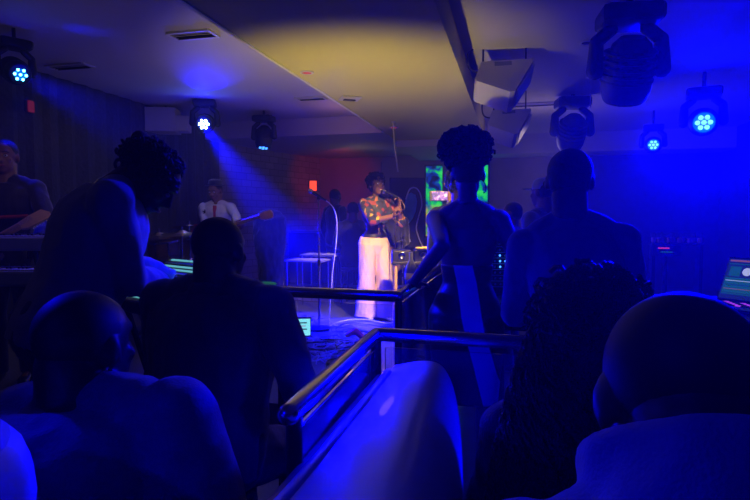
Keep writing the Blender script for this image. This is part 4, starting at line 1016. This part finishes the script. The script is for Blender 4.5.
t = thing('pedestal', 'slim dark pedestal carrying the stubby bottle', 'pedestal', (q.x, q.y, STZ))
G().lathe([(.14, 0), (.14, .02), (.03, .04), (.03, .51), (.12, .53), (.12, .55), (.001, .55)]).obj('column', M['blackmetal'], t)
q = at(414, 316, 5.0); t = thing('lit_post', 'tall narrow pale yellow lit post low behind the railing corner', 'post', (q.x, q.y, STZ), YAW)
G().box((0, 0, .30), (.085, .085, .60), None, .006).obj('post', M['cloth_white'], t, smooth=False); G().box((0, 0, .01), (.16, .16, .02)).obj('foot', M['blackmetal'], t, smooth=False)

# ------------------------------------------------------------------ far wall screen, counter
d_ = 10.2
def onwall(px, py, Y=YF - .05):
    a = at(px, py, 1) - CAM; k = (Y - CAM.y) / a.y; return CAM + a * k
a, b = onwall(426, 236), onwall(488, 165)
t = thing('wall_screen', 'large screen on the far wall showing green and blue blotches', 'screen', (a.x, YF - .06, a.z)); w, h = b.x - a.x, b.z - a.z
G().box((w / 2, .02, h / 2), (w + .06, .05, h + .06), None, .006).obj('frame', M['blackplastic'], t, smooth=False)
G().box((w / 2, -.012, h / 2), (w, .012, h)).obj('display', M['projection'], t, smooth=False)
a, b = at(296, 232, 8.9), at(372, 232, 8.9)
t = thing('counter', 'long low counter under the red lit far wall', 'counter', ((a.x + b.x) / 2, 9.55, STZ)); L = 2.2; z = 1.18 - STZ
G().box((0, 0, z - .02), (L, .4, .04), None, .006).obj('worktop', M['cloth_grey'], t, smooth=False)
for k in range(4): G().box((-L / 2 + .2 + k * (L - .4) / 3, 0, z / 2 - .02), (.5, .34, z - .05), None, .006).obj('front_panel', M['dark_wall'], t, smooth=False)
# cafe table near the jacket; its top glows in place of green stage light
q = at(262, 283, 5.4); t = thing('round_side_table', 'round green lit side table behind the seated man in the dark jacket', 'table', (q.x, q.y, STZ)); z = q.z - STZ
G().lathe([(.001, z - .02), (.13, z - .02), (.14, z - .01), (.13, z), (.001, z)]).obj('top', M['green_lit_glow'], t)
G().cyl((0, 0, .02), (0, 0, z - .02), .025).obj('pole', M['blackmetal'], t); G().lathe([(.001, .03), (.18, .02), (.18, 0)]).obj('base', M['blackmetal'], t)
for k, (px, py, d) in enumerate(((308, 268, 7.3), (322, 262, 7.7))):
    q = at(px, py, d); t = thing('stage_table', ('small dark table at the foot of the microphone stand', 'taller dark table farther behind the microphone stand')[k], 'table', (q.x, q.y, STZ)); z = q.z - STZ + .1
    G().box((0, 0, z), (.5, .4, .025), None, .004).obj('top', M['cloth_navy'], t, smooth=False)
    for x in (-1, 1):
        for y in (-1, 1): G().cyl((x * .22, y * .17, 0), (x * .22, y * .17, z - .01), .012).obj('leg', M['chrome'], t)

# ------------------------------------------------------------------ DJ table, rack, laptops
q = at(500, 303, 3.25); TZ = q.z
t = thing('equipment_counter', 'long dark equipment counter carrying the mixer rack beyond the dressed woman', 'table', (.62, 3.62, 0))
G().box((0, 0, TZ - .02), (1.5, .62, .04), None, .006).obj('worktop', M['blackplastic'], t, smooth=False)
G().box((0, -.3, TZ - .10), (1.5, .02, .12), None, .004).obj('apron', M['blackmetal'], t, smooth=False)
for x in (-1, 1):
    for y in (-1, 1): G().box((x * .7, y * .27, TZ / 2 - .02), (.05, .05, TZ - .04)).obj('leg', M['blackmetal'], t, smooth=False)
q = at(505, 270, 3.55)
t = thing('mixer_rack', 'upright mixer rack with rows of small lit knobs on the equipment counter', 'mixer', (q.x + .02, q.y, TZ), YAW * .6)
rot = rotx(R(-16)); G().box((0, .06, .19), (.36, .10, .38), rot, .01).obj('case', M['blackmetal'], t, smooth=False)
rnd = random.Random(2)
for i in range(9):
    G().box(V((0, .06, .19)) + rot @ V((0, -.052, -.15 + i * .037)), (.33, .006, .003), rot).obj('panel_line', M['cable_light'], t, smooth=False)
    for j in range(10):
        p_ = V((0, .06, .19)) + rot @ V((-.15 + j * .033, -.056, -.135 + i * .037))
        G().cyl(p_, p_ + rot @ V((0, -.012, 0)), .006, None, 8).obj('knob', M['cable_light'] if rnd.random() < .7 else M['led_blue'], t)
def laptop(label, loc, rz, w=.34, dpt=.24, ang=105, hue='screen_dark', base='laptop_deck'):
    t = thing('laptop', label, 'laptop', loc, rz)
    dk = G().box((0, 0, .009), (w, dpt, .018), None, .006).obj('deck', M['blackmetal'], t, smooth=False)
    for i in range(5):
        for j in range(13): G().box((-w * .42 + j * w * .07, -.02 + i * .022, .0195), (w * .056, .016, .004)).obj('key', M['magenta_emit'] if (i + j) % 3 == 0 else M['blackplastic'], dk, smooth=False)
    G().box((0, -.08, .0185), (.1, .06, .002)).obj('trackpad', M['cloth_navy'], t, smooth=False)
    r_ = Matrix.Translation((0, dpt / 2, .018)) @ Matrix.Rotation(R(90 - ang), 4, 'X')
    r3 = r_.to_3x3()
    H_ = .225
    ld = G().box(r_ @ V((0, .004, H_ / 2)), (w, .008, H_), r3, .003).obj('lid', M['blackmetal'], t, smooth=False)
    G().box(r_ @ V((0, -.0015, H_ / 2)), (w - .016, .003, H_ - .02), r3).obj('screen', M[hue], ld, smooth=False)
    f = lambda x, z, sx, sz, m, y=-.004: G().box(r_ @ V((x, y, z)), (sx, .002, sz), r3).obj('screen_window', M[m], ld, smooth=False)
    return t, r_, r3, f, ld
RL = R(-48); loc = at(716, 299, 2.72) - rotz(RL) @ V((-.18, .12, .018))
t, r_, r3, f, ld = laptop('laptop with green track lists and a white disc on its screen', loc, RL, .36, .24, 116)
f(0, .205, .33, .008, 'screen_orange'); f(0, .188, .33, .004, 'screen_white' if 0 else 'screen_green')
f(-.09, .075, .15, .085, 'screen_green'); f(.09, .075, .15, .085, 'screen_green'); f(-.13, .15, .05, .05, 'screen_green'); f(.13, .15, .05, .05, 'screen_orange')
for k in range(9): f(-.09 if k % 2 else .09, .028 + .0 + k * .0105, .14, .0025, 'screen_orange' if k % 3 == 0 else 'screen_white' if k == 7 else 'screen_dark', -.0055)
g = G(); g.cyl(r_ @ V((-.075, -.004, .15)), r_ @ V((-.075, -.007, .15)), .020); g.obj('screen_disc', M['screen_white'], ld)
g = G(); g.cyl(r_ @ V((.05, -.004, .15)), r_ @ V((.05, -.007, .15)), .020); g.obj('screen_disc', M['screen_white'], ld)
t = thing('booth_table', 'dark table carrying the laptop beyond the shaven headed man', 'table', (loc.x + .12, loc.y - .02, 0), R(-6))
G().box((0, 0, loc.z - .02), (.95, .6, .04), None, .006).obj('worktop', M['blackplastic'], t, smooth=False)
for x in (-1, 1):
    for y in (-1, 1): G().box((x * .43, y * .26, (loc.z - .04) / 2), (.05, .05, loc.z - .04)).obj('leg', M['blackmetal'], t, smooth=False)
q = at(744, 326, 2.25)
tag(G().tube([at(737, 322, 2.35), at(744, 325, 2.3), at(752, 331, 2.25), at(770, 334, 2.25)], .012, 8, 5).obj('handset', M['cable_light']), 'pale slim handset lying at the near edge of the laptop table', 'handset')
# tablet on stage
q = at(304, 327, 4.9); t = thing('tablet', 'upright tablet with pale cyan screen low on the stage', 'tablet', (q.x, q.y, STZ), YAW + R(8)); zc = q.z - STZ
G().box((0, .0, zc), (.13, .012, .17), rotx(R(-6)), .006).obj('case', M['blackplastic'], t, smooth=False)
G().box((0, -.008, zc), (.11, .003, .145), rotx(R(-6))).obj('screen', M['tablet_screen'], t, smooth=False)
for k in range(4): G().box((-.02 + .01 * (k % 2), -.011, zc - .045 + k * .028), (.07, .003, .010), rotx(R(-6))).obj('screen_window', M['blackplastic'] if k % 2 else M['screen_white'], t, smooth=False)
if zc > .16: G().cyl((0, .02, 0), (0, .02, zc - .1), .012).obj('stand', M['blackmetal'], t)
# cables on stage
rnd = random.Random(21)
cb = [(322, 342), (335, 348), (318, 352), (340, 338), (328, 356), (312, 344)]
for k in range(26):
    px, py = rnd.uniform(312, 358), rnd.uniform(334, 366); dd = (CAM.z - STZ) * FPX / (py - 218); c = at(px, py, dd); z = STZ + .012
    pts = []; a0 = rnd.uniform(0, 6.28); r0 = rnd.uniform(.05, .16)
    for i in range(10): a = a0 + i * rnd.uniform(.4, .7); pts.append(V((c.x + math.cos(a) * r0 * (1 + .07 * i), c.y + math.sin(a) * r0 * (1 + .05 * i), z + rnd.uniform(0, .05))))
    tag(G().tube(pts, rnd.uniform(.004, .0065), 6, 4).obj('tangled_cable', M['cable_light'] if k % 3 else M['cable_dark']), 'loop of thin cable in the tangle at the stage front', 'cable', 'tangled cables at the stage front')
for k, (rr, dx, dz) in enumerate(((.44, 0, .0), (.40, .02, .02), (.43, -.02, .05))):
    c = at(376, 327, 6.0); pts = [V((c.x + dx + rr * math.cos(R(10 * i)), c.y - .2 + rr * .6 * math.sin(R(10 * i)), STZ + .012 + dz + .02 * math.sin(i * .5 + k))) for i in range(34)]
    tag(G().tube(pts, .008, 8, 2).obj('coiled_cable', M['cable_light'] if k != 1 else M['cable_dark']), ('widest flat coil of pale cable around the singer\'s feet', 'dark cable coil around the singer\'s feet', 'raised pale cable coil in front of the singer\'s feet')[k], 'cable')
q = at(355, 336, 5.4); tag(G().chain([((-.07, 0, .05), .03), ((0, .02, .09), .035), ((.08, 0, .03), .028)]).obj('red_cloth', M['red'], None, remesh=.01, loc=(q.x, q.y, STZ)), 'small red rag on the stage in front of the singer', 'cloth')
# glasses on a shelf in the haze at the right
q = at(676, 236, 7.3); t = thing('back_shelf', 'dark wall shelf holding drinking glasses in the blue haze', 'shelf', (q.x, q.y, 0), 0)
G().box((0, 0, q.z - .11), (.62, .22, .025), None, .004).obj('board', M['blackmetal'], t, smooth=False)
for x in (-1, 1): G().box((x * .28, 0, (q.z - .12) / 2), (.04, .18, q.z - .12)).obj('upright', M['blackmetal'], t, smooth=False)
g0 = thing('drinking_glass', 'tall drinking glass at the outer end of the shelf in the haze', 'glass', (q.x - .27, q.y, q.z - .0975), 0, 'glasses on the back shelf')
G().lathe([(.001, .004), (.026, 0), (.034, .14), (.032, .14), (.024, .01), (.001, .012)]).obj('bowl', M['glass'], g0)
G().lathe([(.001, .012), (.024, .012), (.029, .075), (.001, .077)]).obj('drink', M['pink'], g0)
for k in range(9): clone(g0, (q.x - .27 + .06 * (k + 1), q.y + (.04 if k % 2 else -.04), q.z - .0975), 0, 'drinking glass in the row on the shelf in the blue haze')
g0['label'] = 'drinking glass in the row on the shelf in the blue haze'
q = at(664, 250, 7.2); t = thing('cash_register_display', 'tiny red and green status display below the shelf of glasses', 'display', (q.x, q.y - .12, 0))
G().box((0, .04, q.z), (.36, .06, .14), None, .008).obj('housing', M['blackplastic'], t, smooth=False)
G().box((-.03, .004, q.z + .03), (.13, .008, .016)).obj('red_bar', M['red_dim'], t, smooth=False); G().box((.0, .004, q.z - .02), (.14, .008, .012)).obj('green_bar', M['screen_green'], t, smooth=False)
G().cyl((0, .04, 0), (0, .04, q.z - .07), .03).obj('column', M['blackmetal'], t)
# yellow floor par
def par(label, p, rz, m, tilt=0):
    t = thing('par_light', label, 'stage light', p, rz, 'small floor and ceiling spotlights'); rot = rotx(R(tilt))
    G().lathe([(.06, -.1), (.085, -.08), (.09, .08), (.086, .085), (.08, .08)], (0, 0, 0), rot).obj('can', M['blackmetal'], t)
    G().lathe([(.001, .07), (.08, .07)], (0, 0, 0), rot).obj('lens', m, t)
    G().tube([(-.095, 0, 0), (-.1, 0, -.10), (.1, 0, -.10), (.095, 0, 0)], .008, 6, 4).obj('bracket', M['blackmetal'], t)
    return t

# ------------------------------------------------------------------ lights; blue keys and washes are added spots without fixtures of their own
par('small floor spotlight throwing yellow light up to the soffit', (-1.15, 3.6, STZ + .12), 0, emis('amber_lens', (1, .7, .1), 2), 0)
light('SPOT', (-1.15, 3.6, STZ + .25), (1, .78, .0), 160, .06, (-1.32, 4.75, 2.6), 78, 1, 'yellow_uplight')
light('SPOT', (-.36, 3.9, 2.5), (1, .62, .14), 850, .06, (-1.36, 6.0, 1.0), 36, .6, 'amber_singer_key')  # added amber light on the singer; no fixture hangs here
q = onwall(340, 190)
light('SPOT', (-2.6, 8.9, 2.4), (1, .03, .10), 22, .08, (q.x - .2, q.y, q.z + .2), 64, .8, 'red_wall_wash')
light('POINT', (-2.2, 7.0, 2.5), (1, .45, .35), 2, .15, name='warm_stage_fill')
for (x, y, z, e_) in ((-3.2, 1.5, 2.2, .5), (.2, 4.2, 2.2, .3), (.3, 7.6, 2.2, 5), (.3, 9.9, 1.9, 1.2), (-3.0, 4.6, 2.2, .5), (-2.6, 9.3, 2.2, 1.0)):
    light('POINT', (x, y, z), (1, .72, .62), e_, .25, name='warm_ambient_fill')  # added warm points for ambient fill, no lamps modelled
def headbeam(key, aim, power, spot=30, blend=.6, spill=6):
    t, p, dr = mh[key]
    aim = V(aim) if aim is not None else p + dr
    light('SPOT', p, BLUE, power, .05, aim, spot, blend, 'blue_beam_' + key)
    if spill: light('POINT', p + V((0, 0, .05)), BLUE, spill, .06, name='blue_spill_' + key)
headbeam('a', at(305, 262, 6.2), 20000, 27, .75, 7)
headbeam('c', (-.62, 2.8, 1.2), 900, 22, .8, 1.5)
headbeam('f', (1.0, 1.2, 1.1), 2300, 44, .9, 9)
headbeam('g', (1.6, 2.2, 1.5), 1500, 44, .9, 7)
pa = mh['a'][1]; q = hang(208, 82, 2.85); light('SPOT', pa + V((0, -.03, .05)), BLUE, 130, .03, q, 48, 1, 'blue_up_spill')
pc = mh['c'][1]; light('SPOT', pc + V((.02, 0, .06)), BLUE, 9, .03, hang(85, 30, 2.85), 34, 1, 'blue_up_spill')
light('SPOT', pc, BLUE, 70, .04, at(25, 262, 3.5), 34, .8, 'blue_key_on_keyboards')
light('SPOT', (-1.5, -1.2, 2.6), BLUE, 110, .1, (.05, 1.2, 1.0), 36, .8, 'blue_rear_wash')
light('SPOT', (-1.5, -1.2, 2.6), BLUE, 300, .06, (-.21, 2.75, 1.08), 17, .7, 'blue_dress_back_key')
light('SPOT', (-.8, 3.7, 1.9), BLUE, 420, .05, (-1.5, 4.7, .2), 56, .9, 'blue_cable_wash')
light('SPOT', (1.2, 5.6, 2.0), BLUE, 260, .06, (-.3, 4.6, .2), 60, .9, 'blue_floor_wash')
light('SPOT', (-.5, 3.9, 2.4), (1, .7, .25), 60, .05, (-.87, 4.9, .5), 22, .8, 'amber_post_fill')  # added to brighten the pale post, no fixture
light('SPOT', mh['f'][1], BLUE, 1300, .04, (.3, 1.9, 1.3), 17, .6, 'blue_rim_beam')
light('SPOT', (2.3, 6.2, 1.6), BLUE, 150, .1, (2.1, 5.0, 2.85), 90, .9, 'blue_ceiling_wash')
light('SPOT', (-3.3, 7.2, 1.25), BLUE, 2800, .08, (-1.4, 4.8, .2), 66, .9, 'blue_stage_wash')
light('SPOT', (-.9, 3.2, 2.3), BLUE, 260, .06, (-1.75, 2.0, 1.2), 42, .8, 'blue_desk_key')
light('SPOT', (-2.6, 1.6, 2.3), BLUE, 160, .05, at(0, 490, .62), 24, .8, 'blue_chair_key')
light('SPOT', (.55, 3.3, 2.2), BLUE, 150, .06, (-.2, 2.75, 1.0), 40, .8, 'blue_dress_key')
light('POINT', (.22, 1.45, .72), BLUE, 9, .05, name='enclosure_blue_fill')  # these added points light the curved panel; there is no strip
light('POINT', (-.365, 1.50, 1.02), BLUE, 4.5, .02, name='enclosure_blue_fill')
light('POINT', (-.375, 1.10, 1.0), BLUE, 2.6, .02, name='enclosure_blue_fill')
light('POINT', (-3.1, 5.5, 2.0), (1, .75, .65), 2.0, .15, name='warm_stage_fill')  # added warm fill on the guitarist and drums
light('POINT', (-2.9, 3.0, 1.9), (1, .6, .45), .8, .15, name='warm_stage_fill')  # added warm fill for the keyboard player

# ------------------------------------------------------------------ haze (the world's own thin smoke), exposure
w = bpy.data.worlds.new('world'); scene.world = w; w.use_nodes = True
wn = w.node_tree; wn.nodes['Background'].inputs[0].default_value = (0, 0, 0, 1); wn.nodes['Background'].inputs[1].default_value = 0
vs_ = wn.nodes.new('ShaderNodeVolumeScatter'); vs_.inputs['Color'].default_value = (1, 1, 1, 1); vs_.inputs['Density'].default_value = .011; vs_.inputs['Anisotropy'].default_value = .6
wn.links.new(vs_.outputs[0], wn.nodes['World Output'].inputs['Volume'])
scene.view_settings.view_transform = 'Standard'; scene.view_settings.look = 'None'; scene.view_settings.gamma = 1
scene.view_settings.exposure = 0.0; scene.view_settings.use_curve_mapping = False
c = scene.cycles
c.use_denoising = True; c.max_bounces = 8; c.volume_bounces = 0; c.transparent_max_bounces = 12; c.diffuse_bounces = 1; c.glossy_bounces = 4; c.sample_clamp_indirect = 6; c.caustics_reflective = False
